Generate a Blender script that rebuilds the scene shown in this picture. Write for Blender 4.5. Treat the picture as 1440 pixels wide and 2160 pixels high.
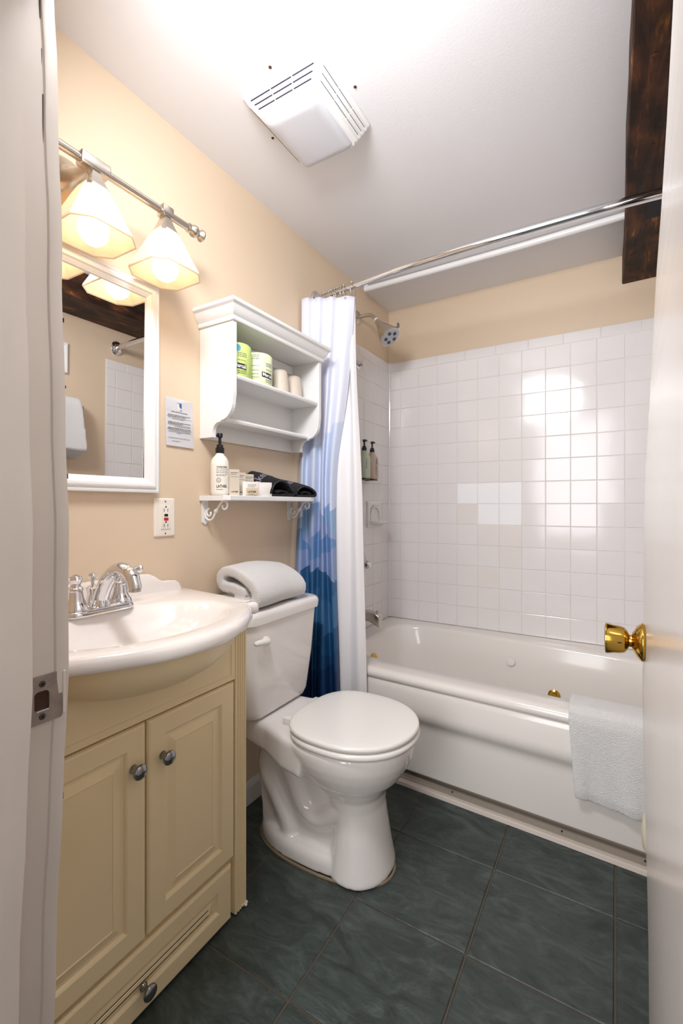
import bpy, bmesh, math, random
from mathutils import Vector, Matrix
random.seed(4)
PI = math.pi
S = bpy.context.scene
C = S.collection
for o in list(bpy.data.objects):
    bpy.data.objects.remove(o, do_unlink=True)

# ------------------------------------------------------------------ camera
cam_d = bpy.data.cameras.new('camera')
cam_d.sensor_fit = 'HORIZONTAL'; cam_d.sensor_width = 24.0; cam_d.lens = 16.0
cam_d.shift_y = -13 / 1440
cam_d.clip_start = 0.02
cam = bpy.data.objects.new('camera', cam_d); C.objects.link(cam)
cam.location = (1.125, 0.0, 1.06)
cam.rotation_euler = (PI / 2, 0, math.radians(31.0))
S.camera = cam

# ------------------------------------------------------------------ light and exposure
def srgb(r, g, b):
    f = lambda c: (c / 12.92 if c <= .04045 else ((c + .055) / 1.055) ** 2.4)
    return (f(r / 255), f(g / 255), f(b / 255), 1)

W = bpy.data.worlds.new('world'); S.world = W; W.use_nodes = True
W.node_tree.nodes['Background'].inputs[0].default_value = (1.0, 0.97, 0.94, 1)
W.node_tree.nodes['Background'].inputs[1].default_value = 0.22
S.view_settings.view_transform = 'Standard'; S.view_settings.look = 'None'
S.view_settings.gamma = 1; S.view_settings.use_curve_mapping = False
S.view_settings.exposure = 1.0

# flash bounced under the ceiling just inside the doorway
hd = bpy.data.lights.new('bounce_flash', 'AREA'); hd.shape = 'RECTANGLE'; hd.size = .34; hd.size_y = .26; hd.energy = 7.6; hd.color = (.955, .97, 1.0)
ho = bpy.data.objects.new('bounce_flash', hd); ho.location = (.62, .40, 1.98); C.objects.link(ho)
ho.rotation_euler = Vector((.05, 1, -.45)).to_track_quat('-Z', 'Y').to_euler()
# added soft fill behind the camera, brightens the room through the doorway
hl = bpy.data.lights.new('hall_fill', 'AREA'); hl.shape = 'RECTANGLE'; hl.size = .8; hl.size_y = 1.4; hl.energy = 15.0; hl.color = (.97, .975, 1.0)
hlo = bpy.data.objects.new('hall_fill', hl); hlo.location = (.64, -1.1, 1.35); C.objects.link(hlo)
hlo.rotation_euler = Vector((.12, 1, -.05)).to_track_quat('-Z', 'Y').to_euler()
BULB_STRENGTH = 3.6

# ------------------------------------------------------------------ materials
def mat(name, col, rough=.5, metal=0.0, var=0.03, scale=6.0, bump=0.0, bscale=60.0, coat=0.0, spec=.5, stretch=None, sheen=0.0):
    m = bpy.data.materials.new(name); m.use_nodes = True
    nt = m.node_tree; n = nt.nodes; l = nt.links
    b = n['Principled BSDF']
    b.inputs['Roughness'].default_value = rough; b.inputs['Metallic'].default_value = metal
    b.inputs['Specular IOR Level'].default_value = spec
    b.inputs['Coat Weight'].default_value = coat; b.inputs['Coat Roughness'].default_value = .08
    b.inputs['Sheen Weight'].default_value = sheen
    tc = n.new('ShaderNodeTexCoord'); mp = n.new('ShaderNodeMapping'); l.new(tc.outputs['Object'], mp.inputs[0])
    if stretch: mp.inputs['Scale'].default_value = stretch
    nz = n.new('ShaderNodeTexNoise'); nz.inputs['Scale'].default_value = scale; nz.inputs['Detail'].default_value = 4
    l.new(mp.outputs[0], nz.inputs[0])
    mx = n.new('ShaderNodeMix'); mx.data_type = 'RGBA'
    c = srgb(*col)
    mx.inputs[6].default_value = tuple(x * (1 - var) for x in c[:3]) + (1,)
    mx.inputs[7].default_value = tuple(min(1, x * (1 + var)) for x in c[:3]) + (1,)
    l.new(nz.outputs[0], mx.inputs[0]); l.new(mx.outputs[2], b.inputs['Base Color'])
    if bump:
        nb = n.new('ShaderNodeTexNoise'); nb.inputs['Scale'].default_value = bscale; nb.inputs['Detail'].default_value = 3
        l.new(mp.outputs[0], nb.inputs[0])
        bp = n.new('ShaderNodeBump'); bp.inputs['Strength'].default_value = bump; bp.inputs['Distance'].default_value = .01
        l.new(nb.outputs[0], bp.inputs['Height']); l.new(bp.outputs[0], b.inputs['Normal'])
    return m

M = {}
M['wall'] = mat('beige_wall_paint', (222, 200, 174), .42, var=.015, bump=.04, bscale=30)
M['ceil'] = mat('ceiling_paint', (234, 233, 235), .55, var=.01, bump=.03, bscale=150)
M['trim'] = mat('old_white_trim_paint', (222, 216, 210), .38, var=.03, bump=.18, bscale=14, stretch=(1, 1, .3))
M['jamb'] = mat('dingy_jamb_paint', (210, 198, 188), .40, var=.04, bump=.18, bscale=14, stretch=(1, 1, .3))
M['door'] = mat('white_door_gloss_paint', (228, 221, 216), .22, var=.02, bump=.10, bscale=10)
M['tile'] = mat('white_glazed_tile', (232, 227, 226), .12, var=.02, scale=3, bump=.06, bscale=9)
M['tileb'] = mat('bright_white_glazed_tile', (246, 246, 248), .12, var=.01)
M['tilec'] = mat('warm_white_glazed_tile', (232, 225, 222), .12, var=.01)
M['grout'] = mat('tile_grout', (222, 216, 210), .5, var=.05, scale=20)
M['wh'] = mat('white_cabinet_paint', (238, 237, 236), .32, var=.01)
M['cream'] = mat('cream_vanity_paint', (242, 220, 178), .36, var=.02)
M['porc'] = mat('white_porcelain', (236, 231, 228), .07, var=.005, coat=.3)
M['seat'] = mat('seat_plastic', (236, 233, 228), .22, var=.005)
M['tub'] = mat('tub_acrylic', (232, 226, 220), .13, var=.01)
M['sink'] = mat('sink_cultured_marble', (243, 236, 231), .12, var=.005, coat=.3)
M['chrome'] = mat('chrome', (225, 225, 228), .06, 1.0, var=.01)
M['nickel'] = mat('brushed_nickel', (205, 198, 188), .25, 1.0, var=.04, scale=40)
M['dchrome'] = mat('dark_chrome_knob', (150, 150, 155), .12, 1.0, var=.02)
M['brass'] = mat('polished_brass', (205, 165, 75), .10, 1.0, var=.05)
M['steel'] = mat('worn_steel', (150, 138, 130), .42, .75, var=.28, scale=60, bump=.1, bscale=200)
M['dark'] = mat('dark_void', (18, 16, 20), .7, var=.1)
M['rust'] = mat('dark_wood_mortise', (58, 30, 14), .8, var=.4, scale=40)
M['black'] = mat('black_plastic', (14, 14, 15), .35, var=.1)
M['red'] = mat('red_plastic', (196, 30, 26), .4)
M['ivory'] = mat('ivory_plastic', (240, 232, 220), .3, var=.01)
M['fanp'] = mat('fan_white_plastic', (244, 242, 240), .35, var=.01)
M['lens'] = mat('fan_lens_frosted', (206, 206, 211), .32, var=.01)
M['paper'] = mat('white_paper', (243, 242, 245), .7, var=.01)
M['ink'] = mat('grey_ink', (105, 105, 112), .8)
M['inkd'] = mat('dark_ink', (40, 38, 40), .7)
M['blueink'] = mat('blue_logo_ink', (38, 98, 160), .7)
M['pinkink'] = mat('pale_pink_logo_ink', (240, 215, 208), .7)
M['towel'] = mat('white_terry', (240, 238, 237), .95, var=.02, bump=.7, bscale=420, sheen=.4)
M['navy'] = mat('black_navy_terry', (17, 17, 25), .95, var=.25, scale=300, bump=.8, bscale=380, sheen=.05)
M['navyhem'] = mat('grey_hem', (72, 70, 78), .95, bump=.5, bscale=300)
M['embroid'] = mat('grey_embroidery', (138, 134, 146), .8)
M['bottle'] = mat('cream_bottle_plastic', (240, 234, 222), .33, var=.01)
M['box'] = mat('beige_carton', (216, 204, 186), .6, var=.02)
M['sachet'] = mat('white_sachet', (236, 230, 224), .45, var=.02, bump=.2, bscale=40)
M['soap'] = mat('beige_soap_band', (222, 200, 170), .6, var=.05)
M['green'] = mat('light_green_wrap', (205, 226, 130), .5, var=.06, bump=.3, bscale=40)
M['greenw'] = mat('pale_green_wrap', (228, 240, 196), .5, var=.04, bump=.3, bscale=40)
M['teal'] = mat('teal_seal', (70, 160, 190), .5)
M['cup'] = mat('beige_paper_cup', (216, 202, 186), .55, var=.02)
M['sage'] = mat('sage_green_bottle', (176, 184, 160), .25, var=.02)
M['taupe'] = mat('taupe_bottle', (180, 158, 142), .3, var=.02)
M['nozzle'] = mat('rubber_nozzle', (70, 70, 74), .6)
M['faceplate'] = mat('grey_spray_face', (176, 178, 184), .35, .6)
M['liner'] = mat('white_curtain_liner', (236, 233, 234), .5, var=.01, bump=.10, bscale=18, stretch=(1, 1, .4))
M['rope'] = mat('cream_roll_paper', (226, 214, 190), .8, var=.03)

# mirror
M['mirror'] = mat('mirror_silver', (238, 238, 238), .01, 1.0, var=0)

# glowing bulb
def emis(name, col, s):
    m = bpy.data.materials.new(name); m.use_nodes = True; nt = m.node_tree
    for n in list(nt.nodes): nt.nodes.remove(n)
    e = nt.nodes.new('ShaderNodeEmission'); e.inputs[0].default_value = col; e.inputs[1].default_value = s
    o = nt.nodes.new('ShaderNodeOutputMaterial'); nt.links.new(e.outputs[0], o.inputs[0]); return m
M['bulb'] = emis('lit_bulb', (1.0, 0.71, 0.42, 1), BULB_STRENGTH)

# frosted glass shade: diffuse + translucent
def shade_mat():
    m = bpy.data.materials.new('frosted_glass_shade'); m.use_nodes = True; nt = m.node_tree; n = nt.nodes; l = nt.links
    b = n['Principled BSDF']; b.inputs['Base Color'].default_value = srgb(246, 236, 220); b.inputs['Roughness'].default_value = .3
    t = n.new('ShaderNodeBsdfTranslucent'); t.inputs[0].default_value = srgb(250, 236, 214)
    x = n.new('ShaderNodeMixShader'); nz = n.new('ShaderNodeTexNoise'); nz.inputs['Scale'].default_value = 14
    mr = n.new('ShaderNodeMapRange'); mr.inputs[3].default_value = .34; mr.inputs[4].default_value = .46
    l.new(nz.outputs[0], mr.inputs[0]); l.new(mr.outputs[0], x.inputs[0])
    l.new(b.outputs[0], x.inputs[1]); l.new(t.outputs[0], x.inputs[2]); l.new(x.outputs[0], n['Material Output'].inputs[0])
    return m
M['shade'] = shade_mat()

def film_mat():
    m = bpy.data.materials.new('clear_film'); m.use_nodes = True; nt = m.node_tree; n = nt.nodes; l = nt.links
    b = n['Principled BSDF']; b.inputs['Base Color'].default_value = (1, 1, 1, 1); b.inputs['Roughness'].default_value = .1
    t = n.new('ShaderNodeBsdfTransparent'); x = n.new('ShaderNodeMixShader'); x.inputs[0].default_value = .8
    nz = n.new('ShaderNodeTexNoise'); nz.inputs['Scale'].default_value = 30
    bp = n.new('ShaderNodeBump'); bp.inputs['Strength'].default_value = .3; l.new(nz.outputs[0], bp.inputs['Height']); l.new(bp.outputs[0], b.inputs['Normal'])
    l.new(b.outputs[0], x.inputs[1]); l.new(t.outputs[0], x.inputs[2]); l.new(x.outputs[0], n['Material Output'].inputs[0])
    return m
M['film'] = film_mat()

# slate floor tiles
def floor_mat():
    m = bpy.data.materials.new('slate_floor_tile'); m.use_nodes = True; nt = m.node_tree; n = nt.nodes; l = nt.links
    b = n['Principled BSDF']
    tc = n.new('ShaderNodeTexCoord'); mp = n.new('ShaderNodeMapping'); l.new(tc.outputs['Object'], mp.inputs[0])
    mp.inputs['Location'].default_value = (3.1, 1.7, .4)
    mp.inputs['Rotation'].default_value = (0, 0, .5); mp.inputs['Scale'].default_value = (1, 2.2, 1)
    nz = n.new('ShaderNodeTexNoise'); nz.inputs['Scale'].default_value = 7; nz.inputs['Detail'].default_value = 9; nz.inputs['Roughness'].default_value = .7; nz.inputs['Distortion'].default_value = 1.6
    l.new(mp.outputs[0], nz.inputs[0])
    r = n.new('ShaderNodeValToRGB'); e = r.color_ramp.elements
    e[0].position = .28; e[0].color = srgb(36, 43, 41); e[1].position = .72; e[1].color = srgb(84, 94, 90)
    k = r.color_ramp.elements.new(.5); k.color = srgb(58, 67, 64)
    l.new(nz.outputs[0], r.inputs[0])
    # thin dark veins
    n2 = n.new('ShaderNodeTexNoise'); n2.inputs['Scale'].default_value = 4.5; n2.inputs['Detail'].default_value = 8; n2.inputs['Distortion'].default_value = 2.2
    l.new(mp.outputs[0], n2.inputs[0])
    s = n.new('ShaderNodeMath'); s.operation = 'SUBTRACT'; s.inputs[1].default_value = .5; l.new(n2.outputs[0], s.inputs[0])
    a = n.new('ShaderNodeMath'); a.operation = 'ABSOLUTE'; l.new(s.outputs[0], a.inputs[0])
    mr = n.new('ShaderNodeMapRange'); mr.inputs[1].default_value = 0; mr.inputs[2].default_value = .006; mr.inputs[3].default_value = .72; mr.inputs[4].default_value = 1
    l.new(a.outputs[0], mr.inputs[0])
    mx = n.new('ShaderNodeMix'); mx.data_type = 'RGBA'; mx.blend_type = 'MULTIPLY'; mx.inputs[0].default_value = 1
    l.new(r.outputs[0], mx.inputs[6]); l.new(mr.outputs[0], mx.inputs[7]); l.new(mx.outputs[2], b.inputs['Base Color'])
    b.inputs['Roughness'].default_value = .42
    n3 = n.new('ShaderNodeTexNoise'); n3.inputs['Scale'].default_value = 22; n3.inputs['Detail'].default_value = 8; n3.inputs['Distortion'].default_value = 1.0
    l.new(mp.outputs[0], n3.inputs[0])
    bp = n.new('ShaderNodeBump'); bp.inputs['Strength'].default_value = .35; bp.inputs['Distance'].default_value = .01
    l.new(n3.outputs[0], bp.inputs['Height']); l.new(bp.outputs[0], b.inputs['Normal'])
    return m
M['slate'] = floor_mat()
M['fgrout'] = mat('brown_floor_grout', (84, 75, 64), .8, var=.2, scale=30)

# old dark beam wood (grain along Y)
def wood_mat():
    m = bpy.data.materials.new('old_dark_stained_wood'); m.use_nodes = True; nt = m.node_tree; n = nt.nodes; l = nt.links
    b = n['Principled BSDF']; b.inputs['Roughness'].default_value = .55; b.inputs['Specular IOR Level'].default_value = .25
    tc = n.new('ShaderNodeTexCoord'); mp = n.new('ShaderNodeMapping'); l.new(tc.outputs['Object'], mp.inputs[0])
    mp.inputs['Scale'].default_value = (9, 1.5, 9)
    nz = n.new('ShaderNodeTexNoise'); nz.inputs['Scale'].default_value = 3.2; nz.inputs['Detail'].default_value = 9; nz.inputs['Roughness'].default_value = .68; nz.inputs['Distortion'].default_value = .8
    l.new(mp.outputs[0], nz.inputs[0])
    r = n.new('ShaderNodeValToRGB'); e = r.color_ramp.elements
    e[0].position = .33; e[0].color = srgb(30, 16, 9); e[1].position = .70; e[1].color = srgb(142, 92, 30)
    k = e.new(.47); k.color = srgb(52, 29, 17); k = e.new(.58); k.color = srgb(70, 40, 19)
    l.new(nz.outputs[0], r.inputs[0])
    m2 = n.new('ShaderNodeMapping'); l.new(tc.outputs['Object'], m2.inputs[0]); m2.inputs['Scale'].default_value = (4, 3.5, 4)
    n2 = n.new('ShaderNodeTexNoise'); n2.inputs['Scale'].default_value = 2.2; n2.inputs['Detail'].default_value = 3; l.new(m2.outputs[0], n2.inputs[0])
    mr = n.new('ShaderNodeMapRange'); mr.inputs[1].default_value = .4; mr.inputs[2].default_value = .66; mr.inputs[3].default_value = .55; mr.inputs[4].default_value = 2.1
    l.new(n2.outputs[0], mr.inputs[0])
    mx = n.new('ShaderNodeMix'); mx.data_type = 'RGBA'; mx.blend_type = 'MULTIPLY'; mx.inputs[0].default_value = 1
    l.new(r.outputs[0], mx.inputs[6]); l.new(mr.outputs[0], mx.inputs[7]); l.new(mx.outputs[2], b.inputs['Base Color'])
    bp = n.new('ShaderNodeBump'); bp.inputs['Strength'].default_value = .5; bp.inputs['Distance'].default_value = .02
    l.new(nz.outputs[0], bp.inputs['Height']); l.new(bp.outputs[0], b.inputs['Normal'])
    return m
M['wood'] = wood_mat()

# patchwork ombre shower curtain: bands with saw-tooth borders in UV space (u along the cloth, v = height in metres)
def curtain_mat():
    m = bpy.data.materials.new('blue_patchwork_curtain'); m.use_nodes = True; nt = m.node_tree; n = nt.nodes; l = nt.links
    b = n['Principled BSDF']; b.inputs['Roughness'].default_value = .55
    uv = n.new('ShaderNodeUVMap'); sp = n.new('ShaderNodeSeparateXYZ'); l.new(uv.outputs[0], sp.inputs[0])
    layers = [((226, 228, 242), None), ((206, 216, 238), (1.36, .10, .21, .05)), ((146, 176, 212), (1.045, .075, .19, .11)), ((158, 172, 208), (.985, .09, .27, .02)),
              ((108, 146, 194), (.93, .10, .23, .17)), ((140, 160, 202), (.875, .06, .31, .08)), ((46, 98, 146), (.80, .07, .22, .20)),
              ((62, 112, 158), (.70, .08, .29, .13)), ((26, 82, 128), (.585, .07, .24, .03)), ((16, 68, 114), (.48, .06, .2, .1)), ((8, 50, 96), (.415, .05, .26, .15))]
    cur = None
    for col, p in layers:
        if p is None:
            rgb = n.new('ShaderNodeRGB'); rgb.outputs[0].default_value = srgb(*col); cur = rgb.outputs[0]; continue
        z0, amp, per, ph = p
        ad = n.new('ShaderNodeMath'); ad.operation = 'MULTIPLY_ADD'; ad.inputs[1].default_value = 1 / (per * .32); ad.inputs[2].default_value = ph * 37; l.new(sp.outputs[0], ad.inputs[0])
        fl = n.new('ShaderNodeMath'); fl.operation = 'FLOOR'; l.new(ad.outputs[0], fl.inputs[0])
        fr_ = n.new('ShaderNodeMath'); fr_.operation = 'FRACT'; l.new(ad.outputs[0], fr_.inputs[0])
        wn = n.new('ShaderNodeTexWhiteNoise'); wn.noise_dimensions = '1D'; l.new(fl.outputs[0], wn.inputs['W'])
        m1 = n.new('ShaderNodeMath'); m1.operation = 'MULTIPLY_ADD'; m1.inputs[1].default_value = amp * .9; m1.inputs[2].default_value = z0 - amp * .55; l.new(wn.outputs[0], m1.inputs[0])
        w2 = n.new('ShaderNodeMath'); w2.operation = 'ADD'; w2.inputs[1].default_value = 7.31; l.new(fl.outputs[0], w2.inputs[0])
        wn2 = n.new('ShaderNodeTexWhiteNoise'); wn2.noise_dimensions = '1D'; l.new(w2.outputs[0], wn2.inputs['W'])
        sl = n.new('ShaderNodeMath'); sl.operation = 'MULTIPLY_ADD'; sl.inputs[1].default_value = amp * 1.1; sl.inputs[2].default_value = -amp * .55; l.new(wn2.outputs[0], sl.inputs[0])
        mu = n.new('ShaderNodeMath'); mu.operation = 'MULTIPLY_ADD'; l.new(fr_.outputs[0], mu.inputs[0]); l.new(sl.outputs[0], mu.inputs[1]); l.new(m1.outputs[0], mu.inputs[2])
        lt = n.new('ShaderNodeMath'); lt.operation = 'LESS_THAN'; l.new(sp.outputs[1], lt.inputs[0]); l.new(mu.outputs[0], lt.inputs[1])
        mx = n.new('ShaderNodeMix'); mx.data_type = 'RGBA'; l.new(lt.outputs[0], mx.inputs[0]); l.new(cur, mx.inputs[6]); mx.inputs[7].default_value = srgb(*col)
        cur = mx.outputs[2]
    l.new(cur, b.inputs['Base Color'])
    tc = n.new('ShaderNodeTexCoord'); nz = n.new('ShaderNodeTexNoise'); nz.inputs['Scale'].default_value = 16; l.new(tc.outputs['Object'], nz.inputs[0])
    bp = n.new('ShaderNodeBump'); bp.inputs['Strength'].default_value = .12; bp.inputs['Distance'].default_value = .01; l.new(nz.outputs[0], bp.inputs['Height']); l.new(bp.outputs[0], b.inputs['Normal'])
    return m
M['curtain'] = curtain_mat()

# ------------------------------------------------------------------ helpers
ROOT = {}
def root_matrix(o):
    while o is not None and o.parent is not None: o = o.parent
    if o is None: return Matrix.Identity(4)
    return Matrix.Translation(o.location) @ Matrix.Rotation(o.rotation_euler.z, 4, 'Z')

def obj(name, bm, m, parent=None, smooth=None, local=False, origin=None):
    """links a bmesh as ONE object; world coordinates unless local"""
    me = bpy.data.meshes.new(name)
    bmesh.ops.recalc_face_normals(bm, faces=bm.faces[:])
    o = bpy.data.objects.new(name, me); C.objects.link(o)
    if parent is not None:
        o.parent = parent
        if not local: bm.transform(root_matrix(parent).inverted())
    elif origin is not None:
        bm.transform(Matrix.Translation(-Vector(origin))); o.location = origin
    if smooth is not None:
        for f in bm.faces: f.smooth = True
    bm.to_mesh(me); bm.free()
    for k in (m if isinstance(m, (list, tuple)) else [m]): me.materials.append(k)
    if smooth is not None and smooth < 3:
        me.set_sharp_from_angle(angle=smooth)
    return o

def thing(name, label, cat, loc, rotz=0, group=None):
    o = bpy.data.objects.new(name, None); C.objects.link(o); o.empty_display_size = .05
    o.location = loc; o.rotation_euler = (0, 0, rotz)
    return tag(o, label, cat, group)
def tag(o, label, cat, group=None):
    o['label'] = label; o['category'] = cat
    if group: o['group'] = group
    return o
def struct(name, bm, m, smooth=None, label=None, cat=None):
    o = obj(name, bm, m, smooth=smooth); o['kind'] = 'structure'
    o['label'] = label or name.replace('_', ' '); o['category'] = cat or name.split('_')[0]
    return o
BM = bmesh.new

def box(bm, x0, x1, y0, y1, z0, z1, bev=0, seg=2, mi=0):
    r = bmesh.ops.create_cube(bm, size=1, matrix=Matrix.Translation(((x0 + x1) / 2, (y0 + y1) / 2, (z0 + z1) / 2)) @ Matrix.Diagonal((abs(x1 - x0), abs(y1 - y0), abs(z1 - z0), 1)))
    vs = r['verts']
    fs = {f for v in vs for f in v.link_faces}
    for f in fs: f.material_index = mi
    if bev:
        es = list({e for v in vs for e in v.link_edges})
        rr = bmesh.ops.bevel(bm, geom=es, offset=bev, segments=seg, affect='EDGES', profile=.5)
        for f in rr['faces']: f.material_index = mi

def loft(bm, rings, cap0=True, cap1=True, closed=True, mi=0):
    vr = [[bm.verts.new(p) for p in r] for r in rings]
    n = len(rings[0])
    fs = []
    for a, b in zip(vr, vr[1:]):
        for i in range(n if closed else n - 1):
            j = (i + 1) % n
            fs.append(bm.faces.new((a[i], a[j], b[j], b[i])))
    if cap0: fs.append(bm.faces.new(list(reversed(vr[0]))))
    if cap1: fs.append(bm.faces.new(vr[-1]))
    for f in fs: f.material_index = mi
    return vr

def frame_axes(d):
    d = Vector(d).normalized()
    up = Vector((0, 0, 1)) if abs(d.z) < .95 else Vector((1, 0, 0))
    a = d.cross(up).normalized(); b = a.cross(d).normalized()
    return d, a, b

def lathe(bm, prof, base=(0, 0, 0), axis=(0, 0, 1), n=32, mi=0, squash=None, power=None, cap0=True, cap1=True):
    """prof: list of (r, h) along the axis"""
    d, a, b = frame_axes(axis); base = Vector(base)
    rings = []
    for r, h in prof:
        ring = []
        for i in range(n):
            t = 2 * PI * i / n
            c, s = math.cos(t), math.sin(t)
            if power: k = (abs(c) ** power + abs(s) ** power) ** (-1 / power); c, s = c * k, s * k
            if squash: s *= squash
            ring.append(base + d * h + a * (max(r, 1e-5) * c) + b * (max(r, 1e-5) * s))
        rings.append(ring)
    loft(bm, rings, cap0, cap1, mi=mi)

def tube(bm, pts, r, n=12, cap=True, mi=0, closed=False):
    pts = [Vector(p) for p in pts]
    rad = r if isinstance(r, (list, tuple)) else [r] * len(pts)
    N = len(pts)
    tang = []
    for i in range(N):
        if closed: t = pts[(i + 1) % N] - pts[i - 1]
        else: t = pts[min(i + 1, N - 1)] - pts[max(i - 1, 0)]
        tang.append(t.normalized())
    _, a, b = frame_axes(tang[0])
    rings = []
    for i in range(N):
        d = tang[i]
        a = (a - d * a.dot(d)).normalized(); b = d.cross(a)
        rings.append([pts[i] + a * (rad[i] * math.cos(2 * PI * k / n)) + b * (rad[i] * math.sin(2 * PI * k / n)) for k in range(n)])
    if closed: rings.append(rings[0]); vr = [[bm.verts.new(p) for p in r] for r in rings[:-1]]; vr.append(vr[0])
    else: vr = [[bm.verts.new(p) for p in r] for r in rings]
    for A, B in zip(vr, vr[1:]):
        for i in range(n):
            j = (i + 1) % n; f = bm.faces.new((A[i], A[j], B[j], B[i])); f.material_index = mi
    if cap and not closed:
        bm.faces.new(list(reversed(vr[0]))).material_index = mi; bm.faces.new(vr[-1]).material_index = mi

def sphere(bm, c, r, n=16, sc=(1, 1, 1), mi=0):
    k = bmesh.ops.create_uvsphere(bm, u_segments=n, v_segments=max(6, n // 2), radius=1, matrix=Matrix.Translation(c) @ Matrix.Diagonal((r * sc[0], r * sc[1], r * sc[2], 1)))
    for v in k['verts']:
        for f in v.link_faces: f.material_index = mi

def prism(bm, pts2, fmap, h0, h1, mi=0):
    """extrude a 2D outline; fmap(u, v, h) -> point"""
    loft(bm, [[fmap(u, v, h0) for u, v in pts2], [fmap(u, v, h1) for u, v in pts2]], mi=mi)

def spline(pts, sub=8, closed=False):
    P = [Vector(p) for p in pts]; n = len(P); out = []
    rng = range(n if closed else n - 1)
    for i in rng:
        g = lambda k: P[k % n] if closed else P[max(0, min(n - 1, k))]
        p0, p1, p2, p3 = g(i - 1), g(i), g(i + 1), g(i + 2)
        for k in range(sub):
            t = k / sub
            out.append(.5 * ((2 * p1) + (p2 - p0) * t + (2 * p0 - 5 * p1 + 4 * p2 - p3) * t * t + (3 * p1 - p0 - 3 * p2 + p3) * t ** 3))
    if not closed: out.append(P[-1])
    return out

def rrect(x0, x1, y0, y1, r, n=6):
    out = []
    for cx, cy, a0 in ((x1 - r, y1 - r, 0), (x0 + r, y1 - r, 90), (x0 + r, y0 + r, 180), (x1 - r, y0 + r, 270)):
        for k in range(n + 1):
            a = math.radians(a0 + 90 * k / n); out.append((cx + r * math.cos(a), cy + r * math.sin(a)))
    return out

def strip_solid(bm, path, th, fmap, h0, h1, n=None, mi=0, hs=None):
    """a folded sheet: 2D path thickened by th and extruded from h0 to h1"""
    P = [Vector((p[0], p[1], 0)) for p in path]; L, R = [], []
    for i, p in enumerate(P):
        t = (P[min(i + 1, len(P) - 1)] - P[max(i - 1, 0)]).normalized(); nn = Vector((-t.y, t.x, 0))
        w = th / 2
        L.append(p + nn * w); R.append(p - nn * w)
    t0 = (P[0] - P[1]).normalized() * th * .35; t1 = (P[-1] - P[-2]).normalized() * th * .35
    out = L + [P[-1] + t1] + R[::-1] + [P[0] + t0]
    hs = hs or [h0, h1]
    loft(bm, [[fmap(q.x, q.y, h) for q in out] for h in hs], mi=mi)

def remesh(o, vox, smooth_it=4, fac=.5):
    r = o.modifiers.new('remesh', 'REMESH'); r.mode = 'VOXEL'; r.voxel_size = vox; r.use_smooth_shade = True
    if smooth_it:
        s = o.modifiers.new('smooth', 'SMOOTH'); s.iterations = smooth_it; s.factor = fac
    return o

def text_geo(s, size, bold=0.0, align='LEFT'):
    cu = bpy.data.curves.new('t', 'FONT'); cu.body = s; cu.size = size; cu.align_x = align; cu.offset = bold; cu.resolution_u = 3
    o = bpy.data.objects.new('t', cu); C.objects.link(o)
    dg = bpy.context.evaluated_depsgraph_get(); dg.update()
    me = bpy.data.meshes.new_from_object(o.evaluated_get(dg))
    vs = [(v.co.x, v.co.y) for v in me.vertices]; fs = [tuple(p.vertices) for p in me.polygons]
    bpy.data.objects.remove(o, do_unlink=True); bpy.data.curves.remove(cu); bpy.data.meshes.remove(me)
    return vs, fs
def text(bm, s, size, fmap, bold=0.0, align='LEFT', ox=0, oy=0, width=None, mi=0):
    vs, fs = text_geo(s, size, bold, align)
    k = 1
    if width:
        w = max(v[0] for v in vs) - min(v[0] for v in vs); k = width / w
    V = [bm.verts.new(fmap(ox + v[0] * k, oy + v[1])) for v in vs]
    for f in fs:
        try: bm.faces.new([V[i] for i in f]).material_index = mi
        except ValueError: pass
def bars(bm, fmap, u0, u1, v, h, gap=.18, mi=0, word=(3, 8)):
    """a line of print too small to read: word-long strokes"""
    u = u0
    while u < u1 - h:
        w = min(u1 - u, h * random.uniform(*word) * .7)
        q = [fmap(u, v), fmap(u + w, v), fmap(u + w, v + h), fmap(u, v + h)]
        bm.faces.new([bm.verts.new(p) for p in q]).material_index = mi
        u += w + h * .9
def disc(bm, fmap, cu, cv, r, r0=0, n=24, mi=0):
    if r0 == 0:
        bm.faces.new([bm.verts.new(fmap(cu + r * math.cos(2 * PI * i / n), cv + r * math.sin(2 * PI * i / n))) for i in range(n)]).material_index = mi
    else:
        A = [bm.verts.new(fmap(cu + r * math.cos(2 * PI * i / n), cv + r * math.sin(2 * PI * i / n))) for i in range(n)]
        B = [bm.verts.new(fmap(cu + r0 * math.cos(2 * PI * i / n), cv + r0 * math.sin(2 * PI * i / n))) for i in range(n)]
        for i in range(n): bm.faces.new((A[i], A[(i + 1) % n], B[(i + 1) % n], B[i])).material_index = mi

# ------------------------------------------------------------------ the room
XR, YB, ZC, YF = 1.42, 2.405, 2.185, 0.305
JL, JR = .495, 1.172         # door opening
# floor: grout bed with separate slate tiles in one surface
bm = BM(); box(bm, -.1, 2.0, -.9, 2.5, -.06, -.003, mi=1)
xs = [-.075, .2265, .525, .823, 1.125, 1.425, 1.72]; ys = [-.72, -.42, -.12, .18, .48, .778, 1.072, 1.3655, 1.66]
for i in range(len(xs) - 1):
    for j in range(len(ys) - 1):
        box(bm, xs[i] + .0025, xs[i + 1] - .0025, ys[j] + .0025, ys[j + 1] - .0025, -.012, random.uniform(-.0006, .0004), .0018, 1)
struct('floor', bm, [M['slate'], M['fgrout']], label='dark grey green slate tile floor with brown grout')
bm = BM(); box(bm, -.1, XR + .1, YF - .1, YB + .1, ZC, ZC + .1)
struct('ceiling', bm, M['ceil'], label='white painted ceiling')
bm = BM(); box(bm, -.1, 0, YF - .1, YB + .1, -.02, ZC + .02)
wl = struct('wall_left', bm, M['wall'], label='beige wall with mirror, cabinet and shelf')
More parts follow.
